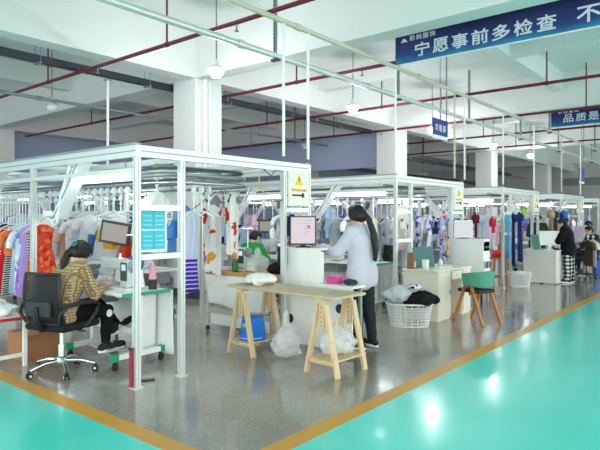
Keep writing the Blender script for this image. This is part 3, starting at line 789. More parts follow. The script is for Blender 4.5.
MB().cyl((0, 0, .1), (0, 0, .27), .032).cyl((0, 0, .27), (0, 0, .42), .02).lathe([(.05, .09), (.055, .1), (.05, .15), (.034, .16)]).build('gas_lift', CHROME, t)
MB().cbox((0, 0, .418), (.22, .2, .02)).tube([(.05, -.1, .41), (.06, -.24, .4)], .008, 8).build('tilt_mechanism', BLACK, t)
chair_star(t, .3, .12, CHROME)

# low bench with red edge, at the left border
t = thing('work_bench', 'low white bench with red edge at the left border, loaded with cut fabric', 'bench', (2.2, 5.62, 0))
MB().box(-.02, .4, -.02, 1.1, .47, .495).build('top', mat('#e9e3d2', .5), t, .002)
MB().box(-.026, .406, -.026, -.0201, .468, .497).box(.4001, .406, -.02, 1.1, .468, .497).build('edge_band', RED, t)
for x in (.03, .35):
    for y in (.02, 1.04): MB().box(x - .018, x + .018, y - .018, y + .018, 0, .469).build('leg', WHITE, t, .002)
for y in (.02, 1.04): MB().box(.049, .331, y - .014, y + .014, .1, .135).build('cross_bar', WHITE, t)
heap('cloth_heap', 'white and pink cut fabric heaped on the low bench', 'fabric', (2.36, 6.0, .496), (.36, .66, .2), spots('#f1eef2', ['#f0c6d2', '#f4dfe4', '#e3e6ee'], 7, .5), 31, 16, .018, (.05, .08))
# cardboard box
t = thing('cardboard_box', 'brown cardboard box on the floor behind the office chair', 'box', (2.62, 5.78, 0), .1)
CB = mat('#a97b52', .8); m = MB().box(0, .42, 0, .34, 0, .28); m.build('body', CB, t, .003)
MB().box(-.0, .42, -.06, -.0, .2, .21, Matrix.Translation((0, 0, .07))).box(.0, .42, .0, .165, .2805, .285).build('flap', mat('#b98a5e', .8), t)
MB().box(.0, .42, .155, .19, .2852, .2862).build('tape', mat('#c9a877', .3), t)
t = thing('phone', 'black phone lying on the floor beside the front post of the nearest frame', 'phone', G(148, 380.5), 1.0); MB().box(-.03, .03, -.06, .06, 0, .012).build('body', BLACK, t, .004); MB().box(-.026, .026, -.055, .055, .0121, .0128).build('screen', mat('#22242a', .1), t)
t = thing('strap', 'dark red strap hanging low against the front post of the nearest frame', 'strap', (2.79, 4.18, 0)); MB().box(-.008, .004, -.02, .02, .01, .33).build('webbing', mat('#a32444', .7), t); MB().box(-.012, .006, -.024, .024, .331, .35).build('buckle', BLACK, t)

# things in the narrow front cabinet of the nearest frame
t = thing('display_panel', 'turquoise panel with white border in the narrow front bay of the nearest frame', 'panel', (2.88, 4.2, 1.16), 0)
MB().box(0, .3, 0, .03, 0, .4).build('border', ALU, t, .003)
m = MB()
for a in (0, 1):
    for c in (0, 1): m.box(.025 + .127 * a, .148 + .127 * a, -.006, -.0005, .025 + .18 * c, .195 + .18 * c)
m.m(1)
for a in (0, 1):
    for c in (0, 1):
        for q in range(3): m.box(.04 + .127 * a, .135 + .127 * a, -.007, -.0061, .06 + .18 * c + .04 * q, .068 + .18 * c + .04 * q)
m.build('tile', [mat('#22b9cf', .3), mat('#7fdbe6', .3)], t)
def cone_stand(label, loc, col):
    t = thing('thread_cone', label, 'thread', loc); MB().cyl((0, 0, 0), (0, 0, .1), .04).build('base', BLACK, t)
    MB().lathe([(.04, .1001), (.038, .12), (.018, .26), (.014, .27), (.0005, .27)], (0, 0, 0), 18).build('thread', cloth(col), t); return t
cone_stand('pink thread cone on a black base at the right end of the near sewing table', (3.4, 4.72, .7515), '#e9a3b4')
heap('plastic_bag', 'small clear bag on the sewing table in front of the seated woman', 'bag', (3.3, 5.42, .751), (.22, .2, .14), FILM, 41, 10, .014, (.03, .05))
t = thing('bag_of_fabric', 'round blue, red and white printed bag behind the seated woman\'s sewing machine', 'bag', (3.42, 5.05, .751), .4)
MB().ell((0, 0, .24), (.05, .1, .085)).cyl((0, 0, 0), (0, 0, .16), .03).build('body', mat('#1f55c0', .4), t)
MB().box(-.058, -.05, -.045, .045, .215, .245).build('white_band', WHITE, t); MB().ell((-.045, 0, .265), (.012, .045, .025)).build('red_band', RED, t)

# ---------------------------------------------------------------- second frame front: basket, cream desk, green chair
def basket(label, loc, L, W, H, rz):
    t = thing('laundry_basket', label, 'basket', loc, rz, 'white lattice laundry baskets')
    def ring(s, z, n=40):
        p = []
        for k in range(n):
            a = 2 * pi * k / n; c, q = cos(a), sin(a)
            p.append((L / 2 * s * math.copysign(abs(c) ** .6, c), W / 2 * s * math.copysign(abs(q) ** .6, q), z))
        return p
    m = MB()
    for k in range(1, 7):
        z = H * k / 7; m.tube(ring(.84 + .16 * k / 7, z), .006, 5, True)
    lo, hi = ring(.84, .01), ring(1, H)
    for k in range(0, 40): m.tube([lo[k], hi[k]], .006, 5)
    m.build('lattice', WHITE, t)
    MB().tube(ring(1.02, H), .014, 8, True).build('rim', WHITE, t)
    MB().extrude(ring(.85, 0), (0, 0, .012)).build('base', WHITE, t)
    return t
basket('large white lattice laundry basket piled with dark clothes, left of the cream desk', (6.86, 3.72, 0), .6, .4, .3, YAW - pi / 2)
heap('cloth_heap', 'black clothes heaped over the right side of the large laundry basket', 'clothes', (6.95, 3.58, .24), (.56, .44, .27), cloth('#17181c', .3), 51, 16, .018, (.05, .08))
heap('cloth_heap', 'light grey clothes heaped on the left side of the large laundry basket', 'clothes', (6.8, 3.84, .29), (.5, .42, .3), cloth('#c8ccd1'), 52, 14, .018, (.05, .07))
heap('cloth_heap', 'small violet and white print cloth lying on the basket of dark clothes', 'clothes', (6.9, 3.66, .5), (.3, .22, .07), spots('#e8eaf0', ['#5b57b8', '#33344a', '#c9b85a'], 18, .5), 53, 10, .014, (.03, .05))
t = thing('office_desk', 'cream wooden desk with drawers and kneehole, behind the green chair', 'desk', (7.3, 3.5, 0))
MB().box(-.02, 1.14, -.02, .58, .695, .72).build('top', CREAM, t, .004)
MB().box(0, .4, 0, .56, .03, .6945).box(0, .4, .01, .55, 0, .0299).build('pedestal', CREAM, t, .003)
MB().box(.8, 1.12, 0, .56, .03, .6945).box(.8, 1.12, .01, .55, 0, .0299).build('pedestal', CREAM, t, .003)
MB().box(.4005, .7995, .5, .52, .2, .69).build('back_panel', CREAM, t)
for (a, c, z0, z1) in ((.03, .37, .55, .68), (.42, .78, .56, .685), (.83, 1.09, .55, .68)):
    d = MB().box(a, c, -.014, -.0005, z0, z1).build('drawer', CREAM, t, .003); MB().cbox(((a + c) / 2, -.024, (z0 + z1) / 2), (.07, .018, .012)).build('handle', STEEL, d)
for (a, c) in ((.03, .37), (.83, 1.09)):
    d = MB().box(a, c, -.014, -.0005, .06, .53).build('door', CREAM, t, .003); MB().cbox((c - .04, -.024, .4), (.012, .018, .07)).build('handle', STEEL, d)
t = thing('leaning_board', 'dark teal board leaning upright on the cream desk', 'board', (7.74, 3.93, .7205), -.35)
MB().box(-.2, .2, 0, .02, 0, .3, Matrix.Rotation(-.12, 4, 'X')).build('panel', mat('#2e6f70', .5), t, .003); MB().box(-.06, .06, .0, .1, 0, .012).build('foot', BLACK, t)
t = thing('cup', 'white cylinder cup at the left corner of the cream desk', 'cup', (7.4, 3.75, .7205)); MB().lathe([(.0005, 0), (.05, 0), (.052, .14), (.047, .14), (.046, .012), (.0005, .01)], (0, 0, 0), 20).build('body', mat('#efece2', .4), t); MB().tube(arc((.05, 0, .075), .035, -1.4, 1.4, 8, (1, 0, 0), (0, 0, 1)), .006, 6).build('handle', mat('#efece2', .4), t)
t = thing('spray_bottle', 'small spray bottle standing near the drawers of the cream desk', 'bottle', (7.83, 3.72, .7205)); MB().lathe([(.0005, 0), (.035, 0), (.035, .09), (.014, .12), (.014, .14)]).build('body', mat('#dfe9ee', .2), t); MB().cbox((0, 0, .155), (.06, .022, .03)).build('nozzle', mat('#3f7fc0', .4), t)
t = thing('paper_bag', 'brown paper bag with white lining, standing left on the cream desk', 'bag', (7.38, 3.97, .7205), .3); MB().extrude([(-.07, -.05, 0), (.07, -.05, 0), (.09, -.05, .18), (-.05, -.05, .24)], (0, .1, 0)).build('body', mat('#8c6a4d', .8), t, .006); MB().box(-.02, .08, -.058, -.051, .02, .1).build('tag', WHITE, t)
t = thing('keyboard', 'pale keyboard on the cream desk beside the teal board', 'keyboard', (7.68, 3.62, .7205), -.1); MB().box(-.17, .17, -.06, .06, 0, .018).build('body', mat('#d9d9d4', .5), t, .004)
m = MB()
for a in range(13):
    for c in range(4): m.box(-.158 + .0245 * a, -.137 + .0245 * a, -.05 + .026 * c, -.029 + .026 * c, .0181, .024)
m.build('keys', mat('#f2f2ee', .5), t)
# green chair with bent wooden legs
t = thing('dining_chair', 'wooden A-leg chair with green curved back in front of the cream desk', 'chair', (7.64, 3.07, 0), -.33)
for s in (-1, 1):
    x = s * .175
    for (ya, yb) in ((.27, .03), (-.25, -.0)):
        MB().bar((x * 1.06, ya, 0), (x, yb, .62), .03, .048, (1, 0, 0)).build('leg', OAK, t, .005)
    MB().bar((x, -.06, .62), (x, .05, .62), .03, .04).build('leg_joint', OAK, t, .008)
MB().bar((-.17, .0, .41), (.17, .0, .41), .03, .04).build('cross_bar', OAK, t, .003)
MB().cbox((0, .03, .45), (.33, .4, .05)).build('seat', mat('#23262a', .7), t, .02)
def gb(u, v):
    a = pi * (1.12 * u - .06); return (.215 * cos(pi - a) * (.92 + .1 * v), .04 - .26 * sin(a) * (.92 + .08 * v), .5 + (.23 - .08 * (2 * u - 1) ** 2) * v + .04 * (2 * u - 1) ** 2)
MB().sheet(gb, 24, 8, .03).build('backrest', mat('#4f9b84', .55), t)
heap('cloth_heap', 'dark patterned cloth lying on the seat of the green chair', 'clothes', (7.64, 3.11, .478), (.3, .28, .12), spots('#22262b', ['#e4e8e6', '#3f8f78', '#15171a'], 14, .5), 61, 12, .014, (.03, .06))
# second hutch cabinet
t = hutch_desk('inspection_cabinet', 'tall white inspection cabinet behind the green chair', 9.25, 3.62, .4, .72, 1.08, .62, .62, .32, [], .29)
MB().box(.02, .31, 0, .012, .4, .6).box(.02, .31, .0, .012, .9, 1.08).build('front_panel', WHITE, t); MB().box(.06, .27, -.006, -.0005, .95, .985).build('slot', BLACK, t)
t2 = thing('monitor', 'white-framed monitor on the tall white inspection cabinet', 'monitor', (9.32, 4.0, 1.102), .69)
MB().box(0, .03, -.16, .16, .02, .32).build('bezel', WHITE, t2, .004); MB().box(-.003, -.0005, -.145, .145, .04, .3).build('screen', emit('#dfe2e6', .75), t2); MB().box(-.04, .09, -.08, .08, 0, .012).box(.01, .028, -.03, .03, .012, .03).build('stand', GREY, t2)
t2 = thing('monitor', 'blue-framed narrow monitor beside the white-framed one', 'monitor', (9.27, 4.22, 1.102), .3)
MB().box(0, .03, -.05, .05, .0, .34).build('bezel', mat('#2c3f86', .4), t2, .004); MB().box(-.003, -.0005, -.035, .035, .03, .31).build('screen', emit('#ccd4ea', .7), t2)
# stool with red bag, second basket
def stool(loc):
    t = thing('bar_stool', 'tall wooden stool holding a red bag, before the third frame', 'stool', loc)
    MB().cbox((0, 0, .62), (.3, .3, .03)).build('seat', OAK, t, .006)
    for a in (-1, 1):
        for c in (-1, 1): MB().bar((a * .15, c * .15, 0), (a * .11, c * .11, .605), .03, .03).build('leg', OAK, t)
    for a in (-1, 1): MB().bar((a * .135, -.135, .22), (a * .135, .135, .22), .02, .025).bar((-.135, a * .135, .28), (.135, a * .135, .28), .02, .025).build('stretcher', OAK, t)
sp = G(498, 287); stool((sp.x, sp.y, 0))
heap('shopping_bag', 'crumpled red and orange bag on top of the tall wooden stool', 'bag', (sp.x, sp.y, .636), (.3, .3, .18), spots('#d63b36', ['#e86a4a', '#e23a52', '#f09a80'], 12, .5), 71, 12, .016, (.03, .06))
sp = G(519, 286); basket('small white lattice laundry basket below the hanging blue dresses', (sp.x, sp.y, 0), .46, .36, .29, YAW - pi / 2)
heap('cloth_heap', 'white cloth spilling over the small laundry basket', 'cloth', (sp.x + .02, sp.y, .2), (.36, .28, .15), cloth('#eef0f0'), 72, 10, .016, (.03, .06))
heap('shoe_pair', 'small black bundle on top of the white cloth in the small laundry basket', 'clothes', (sp.x - .06, sp.y + .05, .33), (.14, .12, .06), cloth('#202226', .3), 73, 6, .012, (.02, .05))['category'] = 'bundle'
# third frame desk
t = thing('reception_desk', 'white panelled desk in front of the person in plaid trousers', 'desk', (13.0, 3.46, 0))
MB().box(0, .02, 0, .7, .02, .725).build('front_panel', mat('#eae8e2', .4), t, .002); MB().box(.0205, .5, 0, .02, .02, .725).build('side_panel', mat('#eae8e2', .4), t, .002)
MB().box(.0205, .5, .68, .7, .02, .725).build('side_panel', mat('#eae8e2', .4), t, .002); MB().box(-.02, .52, -.02, .72, .7255, .75).build('top', WHITE, t, .003)
t = thing('leaning_board', 'pale green board standing on the white panelled desk', 'board', (13.14, 3.9, .7505), .9); MB().box(-.14, .14, 0, .02, 0, .34, Matrix.Rotation(-.15, 4, 'X')).build('panel', mat('#8fc7a0', .5), t); MB().box(-.05, .05, 0, .1, 0, .012).build('foot', GREY, t)
t = thing('monitor', 'white monitor seen from behind on the white panelled desk', 'monitor', (13.2, 3.66, .7505), pi + .5); MB().box(0, .04, -.22, .22, .1, .42).build('shell', WHITE, t, .006); MB().box(-.003, -.0005, -.2, .2, .12, .4).build('screen', emit('#cfd6e2', .6), t); MB().box(.0, .12, -.1, .1, 0, .014).box(.03, .05, -.03, .03, .014, .12).build('stand', WHITE, t)
t = thing('desk_phone', 'black desk phone on the white panelled desk', 'phone', (13.2, 3.52, .7505), .5); MB().box(-.08, .08, -.06, .06, 0, .04).build('body', BLACK, t, .006); MB().tube([(-.07, .05, .05), (0, .05, .07), (.07, .05, .05)], .014, 8).build('handset', BLACK, t)
# chair with a brown jacket, at the far right
cp = G(590, 277)
t = thing('office_chair', 'dark office chair far right, behind the person in plaid trousers', 'chair', (cp.x - .35, cp.y + .05, 0), 1.0)
MB().cbox((0, 0, .46), (.46, .46, .07)).build('seat', BLACKM, t, .02); MB().sheet(lambda u, v: (-.22 - .06 * v, (u - .5) * .42, .56 + .36 * v), 8, 8, .03).build('backrest', BLACKM, t)
for s in (-1, 1): MB().tube([(-.15, s * .24, .46), (-.15, s * .26, .64), (.12, s * .26, .65), (.12, s * .24, .48)], .016, 8).build('armrest', BLACK, t)
MB().cyl((0, 0, .1), (0, 0, .42), .025).build('gas_lift', GREY, t); MB().tube([(-.2, 0, .45), (-.26, 0, .5), (-.27, 0, .6)], .02, 8).build('back_support', BLACK, t); chair_star(t, .28, .11, BLACK)
cp = G(597, 278); t = thing('shopping_bag', 'bright blue bag standing on the floor at the right border', 'bag', (cp.x + .15, cp.y, 0), .4)
MB().extrude([(-.16, -.1, 0), (.16, -.1, 0), (.18, -.1, .6), (-.18, -.1, .6)], (0, .2, 0)).build('body', mat('#2f63c4', .5), t, .02)
MB().tube(arc((0, -.1, .6), .09, 0, pi, 8, (1, 0, 0), (0, 0, 1)), .01, 6).build('handle', WHITE, t)

for n, (i, k, sd, yy, c, lab) in enumerate(((1, 0, 'L', 1.2, '#e9ebee', 'white'), (1, 1, 'L', 1.1, '#c3d0e4', 'pale blue'), (1, 2, 'L', 1.2, '#f0f0f2', 'white'), (0, 1, 'R', 1.2, '#dfe3e8', 'pale grey'), (0, 2, 'R', 1.2, '#e8c3cf', 'pink'),
        (2, 0, 'L', 1.2, '#eceef2', 'white'), (2, 1, 'L', 1.2, '#b8c4de', 'blue-grey'), (3, 0, 'L', 1.2, '#f1f1f3', 'white'), (1, 1, 'R', 1.2, '#33384a', 'dark'))):
    x = FXS[i] + .36 if sd == 'L' else FXS[i] + FW - .36; y = YF + k * PIT + (yy if sd == 'L' else PIT - yy)
    heap('cloth_heap', '%s cut fabric on the table, %s station back, %s of %s' % (lab, ORD[k], {'L': 'left', 'R': 'right'}[sd], FNAME[i]), 'fabric', (x, y + .12, .751), (.3, .28, .13), cloth(c), 80 + n, 10, .018, (.03, .06), 'cut fabric on the sewing tables')
oc = [o for o in bpy.data.objects if o.name == 'office_chair'][0]
dup(oc, (8.55, 5.25, 0), 2.6, 'black mesh office chair inside the second frame, behind the large laundry basket')

heap('cloth_heap', 'dark clothes heaped on the worktop of the white inspection desk', 'clothes', (5.0, 3.42, .746), (.16, .22, .07), cloth('#3a3d44', .3), 95, 10, .014, (.03, .05))
# ================================================================= HANGING GARMENTS
def garment_mesh(kind, seed, w, L, m_, fine=True, sl=.2):
    """closed, slightly puffed cloth body hanging from z=0 downwards, width along x"""
    r = random.Random(seed); b = MB(); K = 28 if fine else 16; N = 14 if fine else 8
    ph = [r.uniform(0, 6) for _ in range(4)]; fr = r.uniform(14, 24); am = r.uniform(.012, .024)
    def body(x0, wid, ztop, zbot, n, depth=.035):
        vs = []; fs = []
        for j in range(n + 1):
            v = j / n; z = ztop + (zbot - ztop) * v; hw, dx = wid(v)
            for k in range(K):
                a = 2 * pi * k / K; x = hw * cos(a)
                f = am * v ** .7 * (sin(fr * x + ph[0]) + .6 * sin(fr * 1.9 * x + ph[1] + 2 * v))
                y = depth * (1 - .3 * v) * sin(a) * (1 - .5 * abs(cos(a)) ** 3) + f
                zz = z + (.012 * sin(fr * .6 * x + ph[2]) * v if j == n else 0)
                vs.append((x0 + x + dx, y, zz))
        for j in range(n):
            for k in range(K): fs.append((j * K + k, j * K + (k + 1) % K, (j + 1) * K + (k + 1) % K, (j + 1) * K + k))
        b.add(vs, fs, True); b.add(vs[:K], [tuple(range(K))[::-1]]); b.add(vs[-K:], [tuple(range(K))])
    sh = w / 2
    if kind == 'trousers':
        body(0, lambda v: (w * .32, 0), 0, -.16, 4, .04)
        for s in (-1, 1): body(s * w * .16, lambda v: (w * (.165 - .03 * v), s * .02 * v), -.13, -L, N, .04)
    else:
        fl = {'shirt': .02, 'dress': .3, 'skirt': .45}[kind]
        def wid(v):
            if kind == 'skirt': return (sh * (.6 + fl * v), 0)
            if v < .1: return (.05 + (sh - .05) * (v / .1) ** .6, 0)
            t = (v - .1) / .9
            wst = sh * (.9 - (.14 if kind == 'dress' else .02) * sin(min(1, t * 2) * pi / 1) + fl * max(0, t - .25) * 1.3)
            return (wst, .008 * sin(4 * t + ph[3]))
        body(0, wid, 0, -L, N)
        if sl and kind != 'skirt':
            for s in (-1, 1):
                b.tube([(s * (sh - .06), 0, -.07), (s * (sh - .0), .005, -.1), (s * (sh + .035), .012, -.1 - sl * .5), (s * (sh + .045), .0, -.1 - sl)], [.05, .06, .05, .045], 10)
    return b.mesh('garment', m_)
HANGM = mat('#eef1f4', .3)
def hanger_mesh(hk, w=.36):
    b = MB()
    b.tube([(0, 0, -hk + .01), (0, 0, -.12), (.012, 0, -.06)] + arc((0, 0, -.03), .026, -.4 * pi, .85 * pi, 7, (1, 0, 0), (0, 0, 1)), .007, 6)
    b.tube([(-w / 2, 0, -hk - .055), (-w * .2, 0, -hk - .01), (0, 0, -hk + .012), (w * .2, 0, -hk - .01), (w / 2, 0, -hk - .055)], .008, 6)
    b.lathe([(.0005, -.01), (.035, -.01), (.038, 0), (.035, .01), (.0005, .01)], (0, 0, -.045), 14, Matrix.Rotation(pi / 2, 3, 'X'))
    b.lathe([(.0005, -.008), (.022, -.008), (.022, .008), (.0005, .008)], (.0, 0, -.13), 12, Matrix.Rotation(pi / 2, 3, 'X'))
    return b.mesh('hanger', HANGM)
HM = {}
def hang_on(kind, loc, rz, me, hk, label, group):
    o = bpy.data.objects.new('hanging_' + kind, me); C.objects.link(o); tag(o, label, kind, group)
    o.location = (loc[0], loc[1], loc[2] - hk); o.rotation_euler = (0, 0, rz)
    if hk not in HM: HM[hk] = hanger_mesh(hk)
    h = bpy.data.objects.new('hanger', HM[hk]); C.objects.link(h); h.parent = o; h.location = (0, 0, hk); h['label'] = 'white plastic hanger with a round carrier disc'
    return o
def D(n): return ORD[n - 1] if n <= len(ORD) else str(n)
TZ = 1.8
# near rail at the left border, right to left in the picture
LX = FXS[0] + .6
row = [('dress', .40, .86, spots('#dc4a34', ['#ef7a4a', '#c8302a'], 14, .5), 'orange-red mottled dress on the left rail, nearest to the seated woman'),
       ('dress', .40, .8, spots('#e8502f', ['#f4e7dd', '#f2b04a'], 20, .3), 'orange-red printed dress, second from the seated woman on the left rail'),
       ('dress', .38, .92, stripes('#f1efec', '#1c1b22', .035, 2, .45), 'narrow black and white dotted-looking dress between red and purple ones'),
       ('dress', .4, .95, cloth('#b79ae0'), 'plain lavender purple dress on the left rail, right of another purple one'),
       ('dress', .4, .9, spots('#a98bd8', ['#c9b6ee', '#8b6ac4'], 16, .4), 'mottled purple dress on the left rail, beside the pale blue ones'),
       ('shirt', .4, .78, spots('#dbe7f5', ['#5f8fd0', '#ffffff', '#8fb3e4'], 9, .45), 'pale blue blotched shirt on the left rail beside the purple dresses'),
       ('dress', .4, .9, cloth('#c4d8ee'), 'plain light blue dress on the left rail'),
       ('dress', .36, .9, cloth('#cfe9d8'), 'mint green dress on the left rail'),
       ('shirt', .46, .34, spots('#ee7c45', ['#f29a68', '#e86a3a'], 10, .5), 'short orange top with sleeves on the left rail'),
       ('dress', .42, .98, stripes('#f2f1ef', '#17171c', .03, 2, .5), 'black and white cross-striped dress on the left rail'),
       ('dress', .42, .92, cloth('#c81f33'), 'plain dark red dress on the left rail, left of the striped one'),
       ('dress', .4, .8, stripes('#d93a4a', '#f3efef', .04, 2, .4), 'red and white striped dress on the left rail'),
       ('shirt', .4, .6, spots('#1f2024', ['#f2f2f2', '#e8e8e8'], 22, .3), 'black shirt with white dots on the left rail'),
       ('dress', .42, .9, cloth('#d2283a'), 'bright red dress near the left border'),
       ('shirt', .4, .62, cloth('#b9bfc6'), 'light grey shirt at the left border'),
       ('shirt', .4, .6, stripes('#d9dde1', '#5f6670', .05, 0, .4), 'grey shirt with upright stripes at the left border')]
for n, (k, w, L, m_, lab) in enumerate(row):
    y = 7.12 + .088 * n
    hang_on(k, (LX + (.0 if n > 1 else .02), y, TZ), .17 * ((n * 7) % 5 - 2) - .1, garment_mesh(k, 100 + n, w * .74, L, m_, True, .16 if k == 'shirt' else 0), .42 + .03 * (n % 3), lab, 'dresses and tops on the left rail')
# inner rail of the nearest frame, seen behind the monitor
RX = FXS[0] + 1.76
row = [('shirt', .34, .5, '#f2f3f5'), ('shirt', .3, .44, '#2aa06a'), ('dress', .32, .62, '#e9ecf2'), ('shirt', .3, .4, '#e2542f'), ('shirt', .32, .42, '#f0f1f4'), ('shirt', .28, .36, '#e0c33c'), ('dress', .32, .6, '#dfe5ee'),
       ('shirt', .28, .4, '#4a86d0'), ('dress', .34, .66, '#f4f4f6'), ('dress', .34, .6, '#e5e2ee'), ('shirt', .32, .5, '#eef1f4'), ('shirt', .32, .5, '#f0b79a'), ('dress', .34, .66, '#dfe3ea'), ('dress', .34, .6, '#f6f6f6')]
cn = {'#f2f3f5': 'white', '#2aa06a': 'green', '#e9ecf2': 'off-white', '#e2542f': 'orange-red', '#f0f1f4': 'white', '#e0c33c': 'yellow', '#dfe5ee': 'pale blue-grey', '#4a86d0': 'blue', '#f4f4f6': 'white', '#e5e2ee': 'pale lilac', '#eef1f4': 'white', '#f0b79a': 'peach', '#dfe3ea': 'pale grey', '#f6f6f6': 'white'}
for n, (k, w, L, c) in enumerate(row):
    hang_on(k, (RX, 6.3 + .21 * n, TZ), .3 * ((n * 7) % 5 - 2), garment_mesh(k, 200 + n, w, L, cloth(c), True, .12), (.3, .44, .36, .5)[n % 4], '%s %s hanging behind the near sewing station, %s from the front' % (cn[c], k, D(n + 1)), 'small garments behind the near sewing station')
# garments deep along the other conveyors
pal = [('white', '#f1f3f5'), ('pale grey', '#d3d8de'), ('pale blue', '#bcd0e8'), ('pale lilac', '#d5cfe8'), ('white', '#eceff2'), ('pink', '#eebccb'), ('light blue', '#8fb4dc'), ('cream', '#efe8d8'), ('white', '#f5f6f7'), ('grey', '#aab2bb'),
       ('mint', '#c3e2d3'), ('navy', '#2c3560'), ('white', '#f2f2f4'), ('red', '#cf3848'), ('violet', '#6f63b8')]
pool = {}
rr = random.Random(11); ctr = {}
def deep(i, rail, side, y0, n, step, kinds=('shirt', 'dress', 'shirt', 'trousers')):
    for j in range(n):
        nm, c = pal[rr.randrange(len(pal))]; k = kinds[rr.randrange(len(kinds))]; v = rr.randrange(2)
        if (k, c, v) not in pool: pool[(k, c, v)] = garment_mesh(k, 300 + len(pool), .34 if k != 'trousers' else .36, (.46, .4)[v] if k == 'shirt' else (.58, .66)[v], cloth(c), False, .12)
        y = YF + y0 + step * j + rr.uniform(-.03, .03)
        hang_on(k, (FXS[i] + rail, y, TZ), rr.uniform(-.9, .9), pool[(k, c, v)], (.27, .34, .42, .5)[rr.randrange(4)], '%s %s, %s from the front, %s conveyor run of %s' % (nm, k, D(j + 1), side, FNAME[i]), 'garments on the %s conveyor run of %s' % (side, FNAME[i]))
deep(1, .6, 'left', .75, 26, .25); deep(1, 1.76, 'right', .9, 24, .26)
deep(2, .6, 'left', .75, 22, .28); deep(2, 1.76, 'right', 1.0, 12, .28)
deep(3, .6, 'left', .75, 18, .3); deep(3, 1.76, 'right', .8, 14, .3); deep(4, .6, 'left', .4, 6, .26)
deep(0, 1.76, 'right', 5.2, 14, .3)
deep(0, .6, 'left', 4.8, 12, .3)
# particular pieces at the front of the frames
def single(kind, px, py, d, w, L, m_, label, rz=0.0, hk=.22, seed=1, group=None, sl=.12):
    p = P(px, py, d); return hang_on(kind, (p.x, p.y, p.z + hk), rz, garment_mesh(kind, seed, w, L, m_, True, sl), hk, label, group)
single('dress', 418, 214, 9.75, .34, .78, spots('#cfcbe6', ['#3f3c9a', '#e9e6f4', '#6a5cc0', '#2c2a66'], 13, .5), 'violet printed dress hanging above the left end of the cream desk', .5, .25, 401)
single('dress', 430, 216, 9.9, .34, .74, spots('#dcd7ee', ['#4a45a8', '#f2f0fa', '#8a6cc8'], 11, .5, 3), 'violet and white printed dress hanging above the teal board', .3, .25, 402)
single('dress', 442, 218, 10.0, .3, .8, spots('#bfc6e4', ['#262c86', '#5a62c4', '#e8eaf8'], 12, .5, 5), 'dark violet printed dress hanging right of the teal board', .6, .25, 403)
single('shirt', 405, 216, 9.3, .28, .4, spots('#e6e4e4', ['#c8283c', '#b0b4ba'], 6, .35), 'small pale shirt with a red patch in the left bay of the second frame', .4, .2, 404)
single('shirt', 443, 210, 11.3, .3, .2, cloth('#e0268e'), 'bright magenta top hanging behind the second frame', .4, .2, 405)
single('shirt', 476, 212, 11.0, .3, .5, cloth('#6a1f34'), 'burgundy shirt hanging right of the white-framed monitor', .5, .2, 406)
single('shirt', 493, 216, 11.6, .24, .34, cloth('#c8344e'), 'small crimson shirt hanging before the third frame', .5, .2, 407)
single('dress', 448, 228, 10.6, .3, .5, spots('#f0c3a8', ['#e88a6a', '#f6dcc8'], 9, .5), 'peach printed dress hanging behind the tall white cabinet', .4, .25, 408)
single('dress', 513, 213, 12.1, .36, 1.12, cloth('#232f66'), 'long navy dress hanging in front of the third frame', .5, .28, 409, None, .1)
single('dress', 520, 212, 12.5, .34, 1.1, cloth('#2b3a78'), 'long dark blue dress hanging right of the navy one', .5, .28, 410, None, .1)
single('dress', 507, 214, 11.9, .3, .95, cloth('#66b4dc'), 'sky blue dress hanging left of the navy one', .6, .28, 411, None, .1)
single('shirt', 523, 208, 13.2, .3, .22, cloth('#b8dc5a'), 'lime green top hanging above the dark blue dresses', .5, .22, 412)
single('shirt', 327, 206, 9.6, .36, .55, cloth('#a9c6e2'), 'light blue shirt hanging left of the long-haired woman', .6, .22, 413)
single('shirt', 333, 209, 10.0, .34, .5, cloth('#bcd2e8'), 'paler blue shirt hanging just beside the long-haired woman\'s face', .5, .22, 414)
single('shirt', 564, 210, 14.6, .34, .5, cloth('#3f7fd0'), 'blue shirt hanging behind the person in plaid trousers', .5, .22, 415)
single('shirt', 551, 209, 14.2, .34, .6, cloth('#bfa98c'), 'tan shirt hanging left of the person in plaid trousers', .5, .22, 416)
single('shirt', 555, 210, 14.8, .34, .6, cloth('#4a3f3a'), 'dark brown shirt hanging left of the person in plaid trousers', .5, .22, 417)
single('shirt', 588, 240, 12.9, .36, .6, cloth('#4c4038'), 'dark brown jacket hanging over the far right chair', .8, .12, 418)
single('shirt', 593, 240, 13.1, .3, .62, cloth('#e8e2da'), 'cream garment hanging at the far right beside the brown jacket', .8, .12, 419)
single('shirt', 184, 205, 6.9, .0 + .3, .5, spots('#7fa6d8', ['#20242c', '#4a78b8'], 8, .5), 'blue and black top hanging in the narrow front bay of the nearest frame', .4, .2, 420)
single('shirt', 172, 220, 6.6, .26, .4, cloth('#4f86cc'), 'blue child\'s shirt hanging right of the turquoise panel', .7, .2, 421)
single('shirt', 157, 192, 5.7, .3, .14, cloth('#eef1f3'), 'white cloth on a hanger above the turquoise panel', .4, .2, 422)
